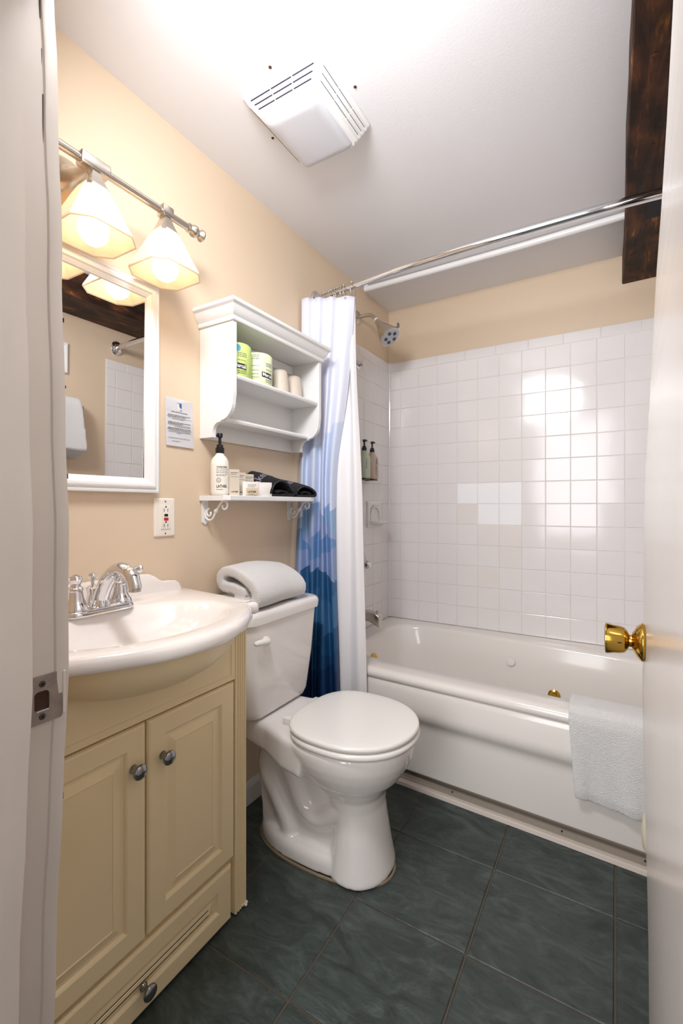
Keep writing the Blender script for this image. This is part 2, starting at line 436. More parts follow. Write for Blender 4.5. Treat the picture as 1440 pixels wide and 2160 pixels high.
bm = BM(); box(bm, 0, XR, YB, YB + .1, -.02, ZC + .02)
wb = struct('wall_back', bm, M['wall'], label='back wall behind the bathtub')
bm = BM(); box(bm, XR, XR + .1, YF - .1, YB + .1, -.02, ZC + .02)
wr = struct('wall_right', bm, M['wall'], label='beige wall behind the open door')
bm = BM()
box(bm, 0, JL - .06, YF - .12, YF, -.02, ZC); box(bm, JR + .03, XR, YF - .12, YF, -.02, ZC); box(bm, JL - .06, JR + .03, YF - .12, YF, 2.06, ZC)
struct('wall_front', bm, M['wall'], label='wall around the doorway')

# tile panels: every tile bevelled, one mesh per wall
P = .1085
def tile_panel(parent, fmap, u0, u1, ztop, special=None, name='tile_panel', start=0.0, ZB=.4215):
    bm = BM()
    def tb(a0, a1, z0, z1, mi):
        a0 += .0012; a1 -= .0012; z0 += .0012; z1 -= .0012
        h0, h1 = .002, .008 + random.uniform(-.0003, .0003)
        tx, tz = random.uniform(-.0006, .0006), random.uniform(-.0006, .0006)
        e = .0018
        rs = []
        for ins, h in ((0, h0), (0, h1 - e), (e * .35, h1 - e * .3), (e, h1)):
            rs.append([fmap(a, z, h + (tx * su + tz * sv if h > h0 else 0)) for a, z, su, sv in ((a0 + ins, z0 + ins, -1, -1), (a1 - ins, z0 + ins, 1, -1), (a1 - ins, z1 - ins, 1, 1), (a0 + ins, z1 - ins, -1, 1))])
        loft(bm, rs, cap0=False, mi=mi)
    # grout bed
    q = [fmap(a, z, h) for h in (0.0005, .0062) for a, z in ((u0, ZB), (u1, ZB), (u1, ztop), (u0, ztop))]
    loft(bm, [q[:4], q[4:]], mi=3)
    z0 = ztop - .05
    row = 0
    while z0 - row * P > ZB + .01:
        zt = z0 - row * P; zb = max(ZB, zt - P); u = u0 - start; k = 0
        while u < u1 - .004:
            a0, a1 = max(u, u0), min(u + P, u1)
            if a1 - a0 > .008:
                mi = 0
                if special: mi = special(row, k)
                tb(a0, a1, zb, zt, mi)
            u += P; k += 1
        row += 1
    u = u0 - .03
    while u < u1 - .004:
        a0, a1 = max(u, u0), min(u + .156, u1)
        tb(a0, a1, z0, ztop, 0); u += .156
    o = obj(name, bm, [M['tile'], M['tileb'], M['tilec'], M['grout']], parent)
    return o
def sp(row, k):
    if row == 6 and k in (4, 5, 6): return 1
    if row == 7 and k in (5, 6): return 1
    if row == 7 and k == 4: return 2
    if (row, k) in ((8, 5), (8, 6), (9, 6), (10, 5)): return 2
    return 0
t1 = tile_panel(wb, lambda u, z, h: Vector((u, YB - h, z)), .008, XR - .008, 1.88, sp, start=.0395); t1['label'] = 'white square wall tiles with a few brighter replacement tiles'
t2 = tile_panel(wl, lambda u, z, h: Vector((h, u, z)), 1.60, YB, 1.88, None, start=.06)
t3 = tile_panel(wr, lambda u, z, h: Vector((XR - h, u, z)), 1.545, YB, 1.88, None, start=.05)
# caulk bead in the tiled corner
bm = BM(); tube(bm, [(.010, YB - .010, .425), (.010, YB - .010, 1.88)], .006, 8)
o = obj('trim_1', bm, M['tile']); o['kind'] = 'structure'; o['label'] = 'white caulk bead in the tiled corner'; o['category'] = 'trim'
# baseboard
bm = BM(); prism(bm, [(0, 0), (.014, 0), (.014, .06), (.010, .072), (.005, .08), (0, .08)], lambda u, v, h: Vector((u, h, v)), .912, 1.60)
struct('baseboard_left', bm, M['trim'], label='painted baseboard behind the toilet')
# old beam along right wall
bm = BM()
rings = []
for i in range(24):
    y = YF + (YB - YF) * i / 23
    w = lambda s: .0018 * math.sin(7 * y + s) + .001 * math.sin(23 * y + s)
    rings.append([Vector((1.154 + w(0), y, 2.062 + w(1) * .4)), Vector((1.158 + w(0), y, 2.056 + w(2) * .3)), Vector((XR, y, 2.06)), Vector((XR, y, ZC)), Vector((1.155 + w(0), y, ZC))])
loft(bm, rings)
beam = obj('ceiling_beam', bm, M['wood'], smooth=.6)
beam['kind'] = 'structure'; beam['label'] = 'old dark stained timber ceiling beam along right wall'; beam['category'] = 'beam'
bm = BM(); box(bm, 1.215, 1.265, 1.80, 1.90, 2.0545, 2.075)
n_ = obj('notch', bm, M['dark'], beam); n_['label'] = 'dark rectangular notch in beam'
bm = BM()
for (x, y, r) in ((1.20, 1.22, .006), (1.185, 2.14, .008), (1.215, 1.52, .004), (1.24, .95, .008)):
    sphere(bm, (x, y, 2.0555), r, 10, (1.6, 1, .35))
obj('knot', bm, M['rust'], beam)

# ------------------------------------------------------------------ door frame on the left, warped with age
def gz(z):
    K = [(0, 1.3), (.365, .8), (.73, .2), (.85, .06), (1.06, 0), (1.17, .08), (1.42, .40), (1.58, .65), (1.74, .80), (2.08, 1.15)]
    for (a, A), (b, B) in zip(K, K[1:]):
        if z <= b: return A + (B - A) * (z - a) / (b - a)
    return 1.15
ZS = [i * .052 for i in range(41)]
bm = BM()
prof = [(.0, .17), (.018, .17), (.018, .283), (.004, .286), (.0, .290), (.0, .3150), (-.0005, .3170), (.002, .3188), (.003, .322), (.003, .334), (-.004, .3365), (-.06, .3365), (-.06, .17)]
rings = []
for z in ZS:
    g = gz(z); w = .0012 * math.sin(9 * z) + .0007 * math.sin(31 * z + 1)
    rings.append([Vector((JL + a - .022 * g + (w if a > -.05 else 0), b - .011 * g + (w * .8 if b > .2 else 0), z)) for a, b in prof])
loft(bm, rings)
jl = obj('trim_2', bm, M['jamb'], smooth=.5); jl['kind'] = 'structure'; jl['label'] = 'worn off-white painted door jamb at left edge'; jl['category'] = 'door frame'
# paint chips on the jamb edge
bm = BM()
for z, s in ((1.345, .012), (1.31, .006), (1.10, .007), (.795, .016), (.83, .006), (.67, .010), (1.47, .005), (.99, .005), (1.22, .004)):
    g = gz(z)
    box(bm, JL - .0035 - .022 * g, JL + .0004 - .022 * g,   .3348 - .011 * g, .3361 - .011 * g, z - s / 2, z + s / 2, .0006, 1)
for z0, z1 in ((1.52, 1.60), (1.615, 1.66), (1.70, 1.74)):
    g = gz((z0 + z1) / 2)
    box(bm, JL - .002 - .022 * g, JL + .0012 - .022 * g, .3166 - .011 * g, .3172 - .011 * g, z0, z1)
obj('paint_chip', bm, mat('dark_chipped_wood', (62, 46, 38), .8, var=.3), jl)
bm = BM(); box(bm, JR, JR + .05, .17, .335, 0, 2.06); box(bm, JL - .05, JR + .05, .17, .335, 2.03, 2.08)
o = obj('trim_3', bm, M['jamb']); o['kind'] = 'structure'; o['label'] = 'door frame head and hinge side'; o['category'] = 'door frame'
# strike plate
sp_ = thing('strike_plate', 'worn steel strike plate with latch hole on the left door jamb', 'strike plate', (JL, .305, .811))
def SM(u, v, h=0): return Vector((JL + .0022 + h, u, v))
bm = BM()
out = rrect(.2865, .3265, .7815, .8425, .003, 3); hole = rrect(.2925, .3105, .797, .823, .005, 3)
A0 = [bm.verts.new(SM(u, v, -.0006)) for u, v in out]; A = [bm.verts.new(SM(u, v)) for u, v in out]; B = [bm.verts.new(SM(u, v)) for u, v in hole]
Hh = [bm.verts.new(SM(u + .001, v, -.0018)) for u, v in hole]
n = len(out)
for i in range(n):
    j = (i + 1) % n
    bm.faces.new((A0[i], A0[j], A[j], A[i])); bm.faces.new((A[i], A[j], B[j], B[i])); bm.faces.new((B[i], B[j], Hh[j], Hh[i]))
obj('plate', bm, M['steel'], sp_, smooth=.6)
bm = BM(); f = bm.faces.new([bm.verts.new(SM(u, v, -.0017)) for u, v in hole]); obj('latch_hole', bm, M['rust'], sp_)
bm = BM(); loft(bm, [[SM(.2935, .7975, -.001), SM(.310, .7975, -.001), SM(.310, .8005, -.001), SM(.2935, .8005, -.001)], [SM(.2945, .798, .0018), SM(.309, .798, .0018), SM(.309, .7995, .0018), SM(.2945, .7995, .0018)]])
obj('lip', bm, M['chrome'], sp_)
for v in (.832, .7905):
    bm = BM(); lathe(bm, [(.0042, 0), (.0040, .0006), (.003, .0009)], SM(.302, v), (1, 0, 0), 16); s_ = obj('screw', bm, mat('dark_screw', (80, 76, 74), .45, .8), sp_, smooth=.5)
    bm = BM(); box(bm, JL + .0030, JL + .0033, .3014, .3026, v - .002, v + .002); box(bm, JL + .0030, JL + .0033, .300, .304, v - .0006, v + .0006); obj('cross_slot', bm, M['dark'], s_)
# steel guard beside the strike
bm = BM(); box(bm, JL + .0015, JL + .0046, .3268, .3305, .786, .842, .0008, 1); obj('side_strip', bm, M['jamb'], sp_)

# ------------------------------------------------------------------ open door on the right
def dxz(z):
    K = [(0, .012), (.24, .010), (.45, .005), (.76, 0), (1.06, .003), (1.46, .020), (1.81, .045), (1.95, .078), (2.03, .096)]
    for (a, A), (b, B) in zip(K, K[1:]):
        if z <= b: return A + (B - A) * (z - a) / (b - a)
    return .096
bm = BM(); rings = []
for i in range(42):
    z = .012 + i * (2.02 - .012) / 41; d = dxz(z)
    q = []
    for (x, y) in ((1.1675, .995), (1.1695, .999), (1.199, 1.0), (1.201, .997), (1.201, .345), (1.1675, .34)):
        k = max(0, (y - .34) / .66)
        q.append(Vector((x + d * k + .0006 * math.sin(13 * z + y * 9), y, z)))
    rings.append(q)
loft(bm, rings)
door = obj('door_1', bm, M['door'], smooth=.5); door['kind'] = 'structure'; door['label'] = 'white painted bathroom door standing open at right'; door['category'] = 'door'
# knob set: rosette, neck, knob
ky, kz = .935, .826
bm = BM(); lathe(bm, [(.031, 0), (.0325, .002), (.0325, .004), (.030, .007), (.026, .011), (.018, .015), (.014, .018)], (1.1680, ky, kz), (-1, 0, 0), 40)
kr = obj('rosette', bm, M['brass'], door, smooth=.7); kr['label'] = 'brass door knob rosette'
bm = BM(); lathe(bm, [(.013, .014), (.0105, .019), (.0105, .022), (.017, .025), (.0215, .029), (.0235, .036), (.0245, .046), (.0265, .055), (.0262, .0575), (.0225, .059), (.010, .0587)], (1.1680, ky, kz), (-1, 0, 0), 40)
kn = obj('knob', bm, M['brass'], door, smooth=.5); kn['label'] = 'brass tulip door knob'
bm = BM(); box(bm, 1.1675 - .039, 1.1675 - .033, ky - .0242, ky - .0232, kz - .001, kz + .001); obj('release_slot', bm, M['dark'], kn)

# ------------------------------------------------------------------ bathtub
def yf(X): return 1.617 - .044 * X
tub = thing('bathtub', 'white acrylic whirlpool bathtub with panelled apron', 'bathtub', (.71, 2.0, 0))
ZR = .42
bm = BM()
def tub_outer(off, z):
    x0, x1 = .003, XR - .003
    pts = []
    N = 10
    for i in range(N + 1): X = x0 + (x1 - x0) * i / N; pts.append(Vector((X, yf(X) + off, z)))
    for i in range(1, N): pts.append(Vector((x1, yf(x1) + off + (YB - .003 - yf(x1) - off) * i / N, z)))
    for i in range(N + 1): X = x1 - (x1 - x0) * i / N; pts.append(Vector((X, YB - .003, z)))
    for i in range(1, N): pts.append(Vector((x0, YB - .003 + (yf(x0) + off - YB + .003) * i / N, z)))
    return pts
def tub_inner(z, gx, gy, r):
    # rounded basin outline matched by angle with the outer ring
    x0, x1 = .10 + gx, 1.33 - gx * .9
    pts = []
    for p in tub_outer(.0, z):
        fx = (p.x - .003) / (XR - .006); fy = (p.y - yf(p.x)) / (YB - .003 - yf(p.x))
        u, v = fx * 2 - 1, fy * 2 - 1
        # square -> superellipse of exponent 5
        m = max(abs(u), abs(v)); e = 6.0
        k = m / ((abs(u) ** e + abs(v) ** e) ** (1 / e))
        u *= k; v *= k
        X = (x0 + x1) / 2 + u * (x1 - x0) / 2
        ylo = yf(X) + .105 + gy * .7; yhi = 2.335 - .055 * X - gy
        pts.append(Vector((X, (ylo + yhi) / 2 + v * (yhi - ylo) / 2, z)))
    return pts
rings = [tub_outer(.012, .388), tub_outer(-.001, .386), tub_outer(-.005, .392), tub_outer(-.005, .402), tub_outer(-.001, .413), tub_outer(.010, .4195), tub_outer(.024, ZR)]
rings += [tub_inner(ZR, -.006, -.006, 0), tub_inner(ZR - .004, .004, .004, 0), tub_inner(ZR - .016, .012, .010, 0), tub_inner(.30, .035, .022, 0), tub_inner(.16, .07, .04, 0), tub_inner(.10, .10, .07, 0), tub_inner(.085, .15, .12, 0)]
loft(bm, rings, cap0=False)
obj('basin', bm, M['tub'], tub, smooth=.9)
# apron panel: bulged top band, flat recess, toe
bm = BM(); rings = []
prof = [(.03, .383), (.008, .383), (.004, .379), (-.001, .36), (-.005, .325), (-.008, .305), (-.0085, .290), (-.006, .276), (-.001, .264), (.006, .254), (.011, .244), (.0145, .232), (.016, .216), (.016, .064), (.018, .056), (.06, .056)]
for i in range(25):
    X = .003 + (XR - .006) * i / 24
    # recess fades out at both ends of the panel
    e = min(1, max(0, (X - .06) / .05)) * min(1, max(0, (XR - .10 - X) / .06)); e = e * e * (3 - 2 * e)
    rings.append([Vector((X, yf(X) + (o if o < .004 or z > .38 else o * (.15 + .85 * e)), z)) for o, z in prof])
loft(bm, rings, cap0=False, cap1=False, closed=False)
ap = obj('apron_panel', bm, M['tub'], tub, smooth=.7); ap['label'] = 'white removable apron panel'
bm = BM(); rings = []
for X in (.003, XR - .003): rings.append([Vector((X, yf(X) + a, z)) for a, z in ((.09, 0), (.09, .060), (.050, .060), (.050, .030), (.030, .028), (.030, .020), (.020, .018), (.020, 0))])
loft(bm, rings); obj('toe_kick', bm, mat('shaded_kick_paint', (150, 140, 128), .6, var=.1), tub)  # shade of the recess under the apron is put into this darker colour
bm = BM(); rings = []
for X in (.003, XR - .003): rings.append([Vector((X, yf(X) + a, z)) for a, z in ((.02, 0.0004), (.02, .014), (.006, .014), (.001, .012), (-.001, .0004))])
loft(bm, rings); bt = obj('floor_trim', bm, M['jamb'], tub)
bm = BM(); lathe(bm, [(.019, 0), (.019, .006), (.016, .009), (.002, .010)], (.70, 2.272, .318), (0, -1, .1), 28); b_ = obj('air_button', bm, M['porc'], tub, smooth=.7); b_['label'] = 'round white air button'
bm = BM(); lathe(bm, [(.026, 0), (.026, .004), (.018, .008), (.012, .004), (.011, .003)], (.89, 2.252, .205), (0, -1, .1), 28); b_ = obj('whirlpool_jet', bm, M['brass'], tub, smooth=.7); b_['label'] = 'brass whirlpool jet'
bm = BM(); lathe(bm, [(.030, 0), (.030, .004), (.02, .007), (.0, .008)], (.132, 1.955, .320), (1, 0, .15), 28); sphere(bm, (.150, 1.967, .318), .008, 10)
b_ = obj('overflow_plate', bm, M['brass'], tub, smooth=.7); b_['label'] = 'brass overflow plate with trip lever'
for X in (.62, .98, 1.2):
    bm = BM(); sphere(bm, (X, yf(X) + .0295, .024), .003, 8); obj('screw_hole', bm, M['dark'], tub)

# spout, valve handle and escutcheon
sp1 = thing('tub_spout', 'chrome tub spout with diverter on tiled left wall', 'tub spout', (.0, 2.0, .51))
bm = BM(); rings = []
for x, zc, hz, hy in ((.008, .515, .028, .026), (.04, .518, .026, .025), (.09, .517, .025, .024), (.12, .508, .030, .023), (.14, .500, .032, .022), (.146, .499, .028, .020)):
    rings.append([Vector((x, 2.0 + a, zc + b)) for a, b in rrect(-hy, hy, -hz, hz, .012, 4)])
loft(bm, rings); obj('spout_body', bm, M['nickel'], sp1, smooth=.7)
bm = BM(); lathe(bm, [(.003, 0), (.003, .010), (.007, .011), (.007, .017), (.003, .018)], (.128, 2.0, .530), (0, 0, 1), 14); obj('diverter', bm, M['nickel'], sp1, smooth=.6)
v1 = thing('shower_valve', 'chrome shower valve mostly behind the white curtain liner', 'shower valve', (0, 2.04, .78))
bm = BM(); lathe(bm, [(.074, .008), (.074, .012), (.06, .020), (.03, .024), (.025, .04)], (0, 2.026, .765), (1, 0, 0), 36); obj('escutcheon', bm, M['chrome'], v1, smooth=.6)
bm = BM(); lathe(bm, [(.02, .03), (.022, .06), (.014, .075)], (0, 2.026, .765), (1, 0, 0), 20); obj('handle', bm, M['chrome'], v1, smooth=.6)
hk = BM(); lathe(hk, [(.022, .008), (.022, .012), (.014, .016), (.010, .03), (.014, .036), (.012, .042)], (0, 2.018, 1.775), (1, 0, 0), 24)
tag(obj('wall_hook', hk, M['chrome'], smooth=.6, origin=(.008, 2.018, 1.775)), 'small round chrome wall hook beside the curtain under the tile edge', 'hook')

# shower head
sh = thing('wall_shower', 'chrome shower head on a bent arm high on the left wall', 'shower', (0, 2.03, 2.02))
bm = BM(); lathe(bm, [(.034, 0.0), (.034, .003), (.028, .008), (.016, .012), (.010, .014)], (0, 2.03, 2.018), (1, 0, 0), 28); obj('wall_flange', bm, M['nickel'], sh, smooth=.7)
bm = BM(); tube(bm, spline([(.008, 2.03, 2.018), (.05, 2.03, 2.020), (.085, 2.028, 2.010), (.108, 2.025, 1.983)], 6), .0095, 14); obj('arm', bm, M['nickel'], sh, smooth=1)
HD = Vector((.095, -.025, -.118)).normalized(); HB = Vector((.106, 2.025, 1.985))
bm = BM(); lathe(bm, [(.0115, 0), (.0125, .004), (.0125, .010), (.0115, .013)], HB, HD, 20); w_ = obj('washer_ring', bm, M['porc'], sh, smooth=.5); w_['label'] = 'white washer ring'
bm = BM(); lathe(bm, [(.012, .012), (.014, .018), (.014, .034), (.017, .036), (.019, .044), (.024, .06), (.036, .09), (.044, .112), (.050, .130), (.0515, .138), (.051, .146), (.047, .148)], HB, HD, 40); hd = obj('bell', bm, M['nickel'], sh, smooth=.5)
bm = BM(); lathe(bm, [(.047, .1475), (.044, .1495), (.001, .1500)], HB, HD, 40); fp = obj('spray_face', bm, M['faceplate'], sh, smooth=.5)
d_, a_, b_ = frame_axes(HD)
for i in range(5):
    t = 2 * PI * i / 5 + .6
    bm = BM(); lathe(bm, [(.0085, .149), (.0085, .152), (.005, .153), (.004, .1515)], HB + a_ * (.026 * math.cos(t)) + b_ * (.026 * math.sin(t)), HD, 16); obj('nozzle', bm, M['nozzle'], sh, smooth=.6)
bm = BM(); tube(bm, [HB + HD * .128 + Vector((.030, .010, .028)), HB + HD * .128 + Vector((.046, .015, .036)), HB + HD * .118 + Vector((.049, .016, .046))], [.006, .007, .006], 10); obj('spray_lever', bm, M['dchrome'], sh, smooth=1)

# soap dish in the left tile
sd = thing('soap_dish', 'white ceramic soap dish set into the left wall tiles', 'soap dish', (.008, 2.19, 1.01))
bm = BM()
rings = []
for ins, h in ((0, .006), (0, .016), (.004, .020), (.020, .020), (.026, .014)):
    rings.append([Vector((h, u, v)) for u, v in rrect(2.112 + ins, 2.278 - ins, .945 + ins, 1.085 - ins, .004 + ins, 5)])
loft(bm, rings); obj('back_plate', bm, M['tile'], sd, smooth=.7)
bm = BM(); tube(bm, [(.018, 2.195 + .055 * math.cos(t), .985 + .07 * math.sin(t)) for t in [PI * k / 14 for k in range(15)]], .005, 8); obj('arch_rim', bm, M['tile'], sd, smooth=1)
bm = BM(); rings = []
for z, s in ((.956, .55), (.966, .9), (.975, 1.0), (.979, 1.0), (.977, .9), (.970, .8)):
    rings.append([Vector((.012 + .075 * s * max(0, math.sin(t)), 2.195 + .072 * s * math.cos(t), z)) for t in [PI * k / 16 for k in range(17)]] + [Vector((.010, 2.195, z))])
loft(bm, rings); obj('tray', bm, M['tile'], sd, smooth=.8)

# wall bottles in the shower
def pump(parent, x, y, z, s=1.0, turn=0.0, m=None):
    bm = BM(); lathe(bm, [(.0125 * s, 0), (.013 * s, .002 * s), (.013 * s, .016 * s), (.010 * s, .018 * s), (.0095 * s, .025 * s), (.005 * s, .027 * s)], (x, y, z), (0, 0, 1), 24); obj('pump_collar', bm, M['black'], parent, smooth=.5)
    bm = BM(); lathe(bm, [(.0045 * s, .026 * s), (.0045 * s, .046 * s), (.008 * s, .048 * s), (.0085 * s, .058 * s), (.0075 * s, .060 * s)], (x, y, z), (0, 0, 1), 20)
    c, q = math.cos(turn), math.sin(turn)
    tube(bm, [(x, y, z + .054 * s), (x + c * .02 * s, y + q * .02 * s, z + .054 * s), (x + c * .03 * s, y + q * .03 * s, z + .049 * s)], [.0045 * s, .004 * s, .003 * s], 10); obj('pump_head', bm, M['black'], parent, smooth=.6)
def dispenser(y, m, label, txt):
    t = thing('soap_dispenser', label, 'soap dispenser', (.008, y, 1.20), group='pump bottles on the shower wall')
    bm = BM(); rings = []
    for z, hy, hx in ((1.198, .030, .018), (1.202, .035, .022), (1.21, .037, .024), (1.295, .037, .024), (1.312, .032, .022), (1.325, .020, .016), (1.332, .013, .013), (1.338, .012, .012)):
        rings.append([Vector((.042 + a, y + b, z)) for a, b in rrect(-hx, hx, -hy, hy, min(hx, hy) * .7, 5)])
    loft(bm, rings); obj('bottle', bm, m, t, smooth=.7)
    pump(t, .042, y, 1.337, .95, -.6)
    bm = BM(); box(bm, .008, .014, y - .02, y + .02, 1.19, 1.33, .002, 1); box(bm, .010, .062, y - .028, y + .028, 1.192, 1.197, .002, 1); obj('wall_bracket', bm, M['black'], t)
    bm = BM()
    fm = lambda u, v: Vector((.0668, y + .012 - v, 1.215 + u))
    if txt: text(bm, txt, .020, lambda u, v: Vector((.0668, y - .008 + (.014 - v) * .8, 1.215 + u)), width=.05); bars(bm, fm, .06, .09, .004, .003); bars(bm, fm, .06, .09, .012, .003)
    else: bars(bm, fm, .03, .08, .03, .004)
    obj('lettering', bm, M['inkd'] if txt else M['blueink'], t)
dispenser(2.025, M['sage'], 'sage green pump bottle on the shower wall nearest the curtain', None)
dispenser(2.112, M['taupe'], 'taupe pump bottle on the shower wall nearest the tiled corner', 'LATHER')

# white rail along the ceiling
bm = BM(); tube(bm, [(.03, 2.055, 2.166), (.4, 2.058, 2.167), (.8, 2.056, 2.167), (1.156, 2.045, 2.167)], .0135, 12)
box(bm, .03, .05, 2.045, 2.065, 2.17, ZC)
tag(obj('ceiling_rail', bm, M['wh'], smooth=.8, origin=(.6, 2.055, 2.166)), 'thin white painted rail along the ceiling above the bathtub', 'rail')

# ------------------------------------------------------------------ curtain rod, rings, curtain
RP = spline([(.012, 1.648, 1.956), (.095, 1.636, 1.957), (.244, 1.614, 1.957), (.40, 1.594, 1.957), (.546, 1.584, 1.957), (.71, 1.580, 1.957), (.863, 1.581, 1.957), (1.067, 1.583, 1.957), (1.239, 1.592, 1.957), (1.408, 1.610, 1.957)], 6)
def rod_at(x):
    for a, b in zip(RP, RP[1:]):
        if a.x <= x <= b.x: return a + (b - a) * ((x - a.x) / (b.x - a.x))
    return RP[0]
rod = thing('curtain_rod', 'curved chrome shower curtain rod across the tub', 'curtain rod', (.7, 1.6, 1.957))
bm = BM(); tube(bm, [p for p in RP if p.x < .46], .0115, 16); obj('inner_tube', bm, M['chrome'], rod, smooth=1)
bm = BM(); tube(bm, [p for p in RP if p.x > .40], .0145, 16); obj('outer_tube', bm, M['chrome'], rod, smooth=1)
for x, sx, yy in ((0.0, 1, 1.648), (XR, -1, 1.610)):
    bm = BM(); lathe(bm, [(.034, 0.0), (.034, .004), (.030, .010), (.022, .012), (.020, .022), (.016, .026)], (x, yy, 1.957), (sx, 0, 0), 36, squash=1.25); obj('end_flange', bm, M['chrome'], rod, smooth=.6)
# shower curtain
CR = [(1.915, [(.014, 1.529), (.043, 1.528), (.057, 1.55), (.086, 1.549), (.101, 1.571), (.132, 1.57), (.149, 1.594), (.188, 1.597), (.213, 1.624)]),
      (1.55, [(.014, 1.524), (.047, 1.513), (.058, 1.548), (.088, 1.532), (.086, 1.562), (.127, 1.55), (.129, 1.582), (.175, 1.573), (.191, 1.611)]),
      (1.19, [(.014, 1.513), (.044, 1.491), (.039, 1.528), (.085, 1.509), (.09, 1.55), (.12, 1.525), (.113, 1.56), (.152, 1.539), (.156, 1.579)]),
      (.82, [(.014, 1.487), (.051, 1.465), (.056, 1.51), (.097, 1.485), (.096, 1.527), (.136, 1.501), (.132, 1.542), (.171, 1.516), (.165, 1.557)]),
      (.42, [(.014, 1.462), (.063, 1.442), (.075, 1.497), (.11, 1.466), (.097, 1.508), (.147, 1.484), (.152, 1.535), (.192, 1.506), (.184, 1.551)]),
      (.06, [(.016, 1.451), (.066, 1.432), (.075, 1.49), (.116, 1.458), (.098, 1.503), (.155, 1.479), (.162, 1.536), (.201, 1.503), (.192, 1.552)])]
LR = [(1.90, [(.114, 1.606), (.146, 1.599), (.157, 1.618), (.191, 1.611), (.21, 1.633)]), (1.6, [(.114, 1.606), (.153, 1.599), (.185, 1.621), (.207, 1.61), (.219, 1.628)]),
      (1.19, [(.121, 1.588), (.158, 1.58), (.2, 1.603), (.23, 1.593), (.25, 1.613)]), (.82, [(.136, 1.571), (.173, 1.563), (.212, 1.586), (.247, 1.578), (.269, 1.598)]),
      (.42, [(.152, 1.566), (.186, 1.556), (.22, 1.575), (.262, 1.566), (.288, 1.584)]), (.10, [(.163, 1.563), (.192, 1.553), (.224, 1.572), (.268, 1.563), (.296, 1.582)])]
def cloth(rows, sub, zsub, th):
    cols = [spline([(x, y, 0) for x, y in r], sub) for _, r in rows]
    zs = [z for z, _ in rows]; n = len(cols[0])
    grid = []
    for i in range(len(rows) - 1):
        for k in range(zsub):
            t = k / zsub; tt = t
            z = zs[i] + (zs[i + 1] - zs[i]) * t
            g = lambda q: cols[max(0, min(len(rows) - 1, q))]
            row = []
            for c in range(n):
                p0, p1, p2, p3 = g(i - 1)[c], g(i)[c], g(i + 1)[c], g(i + 2)[c]
                p = .5 * ((2 * p1) + (p2 - p0) * tt + (2 * p0 - 5 * p1 + 4 * p2 - p3) * tt * tt + (3 * p1 - p0 - 3 * p2 + p3) * tt ** 3)
                row.append(Vector((p.x, p.y, z)))
            grid.append(row)
    grid.append([Vector((p.x, p.y, zs[-1])) for p in cols[-1]])
    bm = BM(); uvl = bm.loops.layers.uv.new('UVMap')
    V = [[bm.verts.new(p) for p in r] for r in grid]
    us = [0.0]
    ref = grid[len(grid) // 2]
    for a, b in zip(ref, ref[1:]): us.append(us[-1] + (b - a).length)
    for i in range(len(V) - 1):
        for j in range(n - 1):
            f = bm.faces.new((V[i][j], V[i + 1][j], V[i + 1][j + 1], V[i][j + 1])); f.smooth = True
            for lp, (a, b) in zip(f.loops, ((i, j), (i + 1, j), (i + 1, j + 1), (i, j + 1))): lp[uvl].uv = (us[b], grid[a][b].z)
    return bm
def cloth_obj(name, bm, m, th, parent):
    bm.transform(root_matrix(parent).inverted())
    me = bpy.data.meshes.new(name); bm.to_mesh(me); bm.free(); me.materials.append(m)
    o = bpy.data.objects.new(name, me); C.objects.link(o); o.parent = parent
    s = o.modifiers.new('thick', 'SOLIDIFY'); s.thickness = th; s.offset = 0
    return o
cu = thing('shower_curtain', 'white to blue patchwork shower curtain bunched against the left wall', 'shower curtain', (.12, 1.54, .06))
cloth_obj('curtain_cloth', cloth(CR, 7, 14, .001), M['curtain'], .0012, cu)
bm = BM(); lathe(bm, [(.006, -.001), (.006, .0012), (.0035, .0012), (.0035, -.001)], (.186, 1.592, 1.905), (.55, -.83, 0), 16); obj('grommet', bm, M['chrome'], cu, smooth=.6)
ln = thing('curtain_liner', 'plain white shower liner hanging beside the blue patchwork curtain', 'shower liner', (.2, 1.59, .1))
cloth_obj('liner_cloth', cloth(LR, 9, 14, .001), M['liner'], .001, ln)
# rings
def ring(x, first, label, group):
    p = rod_at(x)
    t = thing('curtain_ring', label, 'curtain ring', (p.x, p.y, p.z), group=group) if first is None else None
    if first is None:
        bm = BM(); tube(bm, [(p.x, p.y + .021 * math.cos(a), p.z - .012 + .030 * math.sin(a)) for a in [2 * PI * k / 22 for k in range(22)]], .0016, 8, closed=True); obj('wire_loop', bm, M['nickel'], t, smooth=1)
        for k in range(5):
            a = math.radians(40 + k * 25)
            bm = BM(); sphere(bm, (p.x, p.y + .0185 * math.cos(a), p.z + .0185 * math.sin(a)), .0042, 10); obj('roller_bead', bm, M['nickel'], t, smooth=1)
        return t
    t = first.copy(); C.objects.link(t); t.location = (p.x, p.y, p.z); t.rotation_euler = (0, 0, random.uniform(-.35, .35)); t['label'] = label
    if group: t['group'] = group
    for ch in first.children:
        c = ch.copy(); C.objects.link(c); c.parent = t
    return t
lab = 'chrome roller ring in the tight bunch at the wall end of the rod'
r0 = ring(.040, None, lab, 'curtain rings bunched on the rod')
for x in (.055, .070, .084, .099, .114, .130, .147, .163): ring(x, r0, lab, 'curtain rings bunched on the rod')
ring(.207, r0, 'chrome roller ring hanging apart from the bunch at the curtain edge', 'curtain rings bunched on the rod')

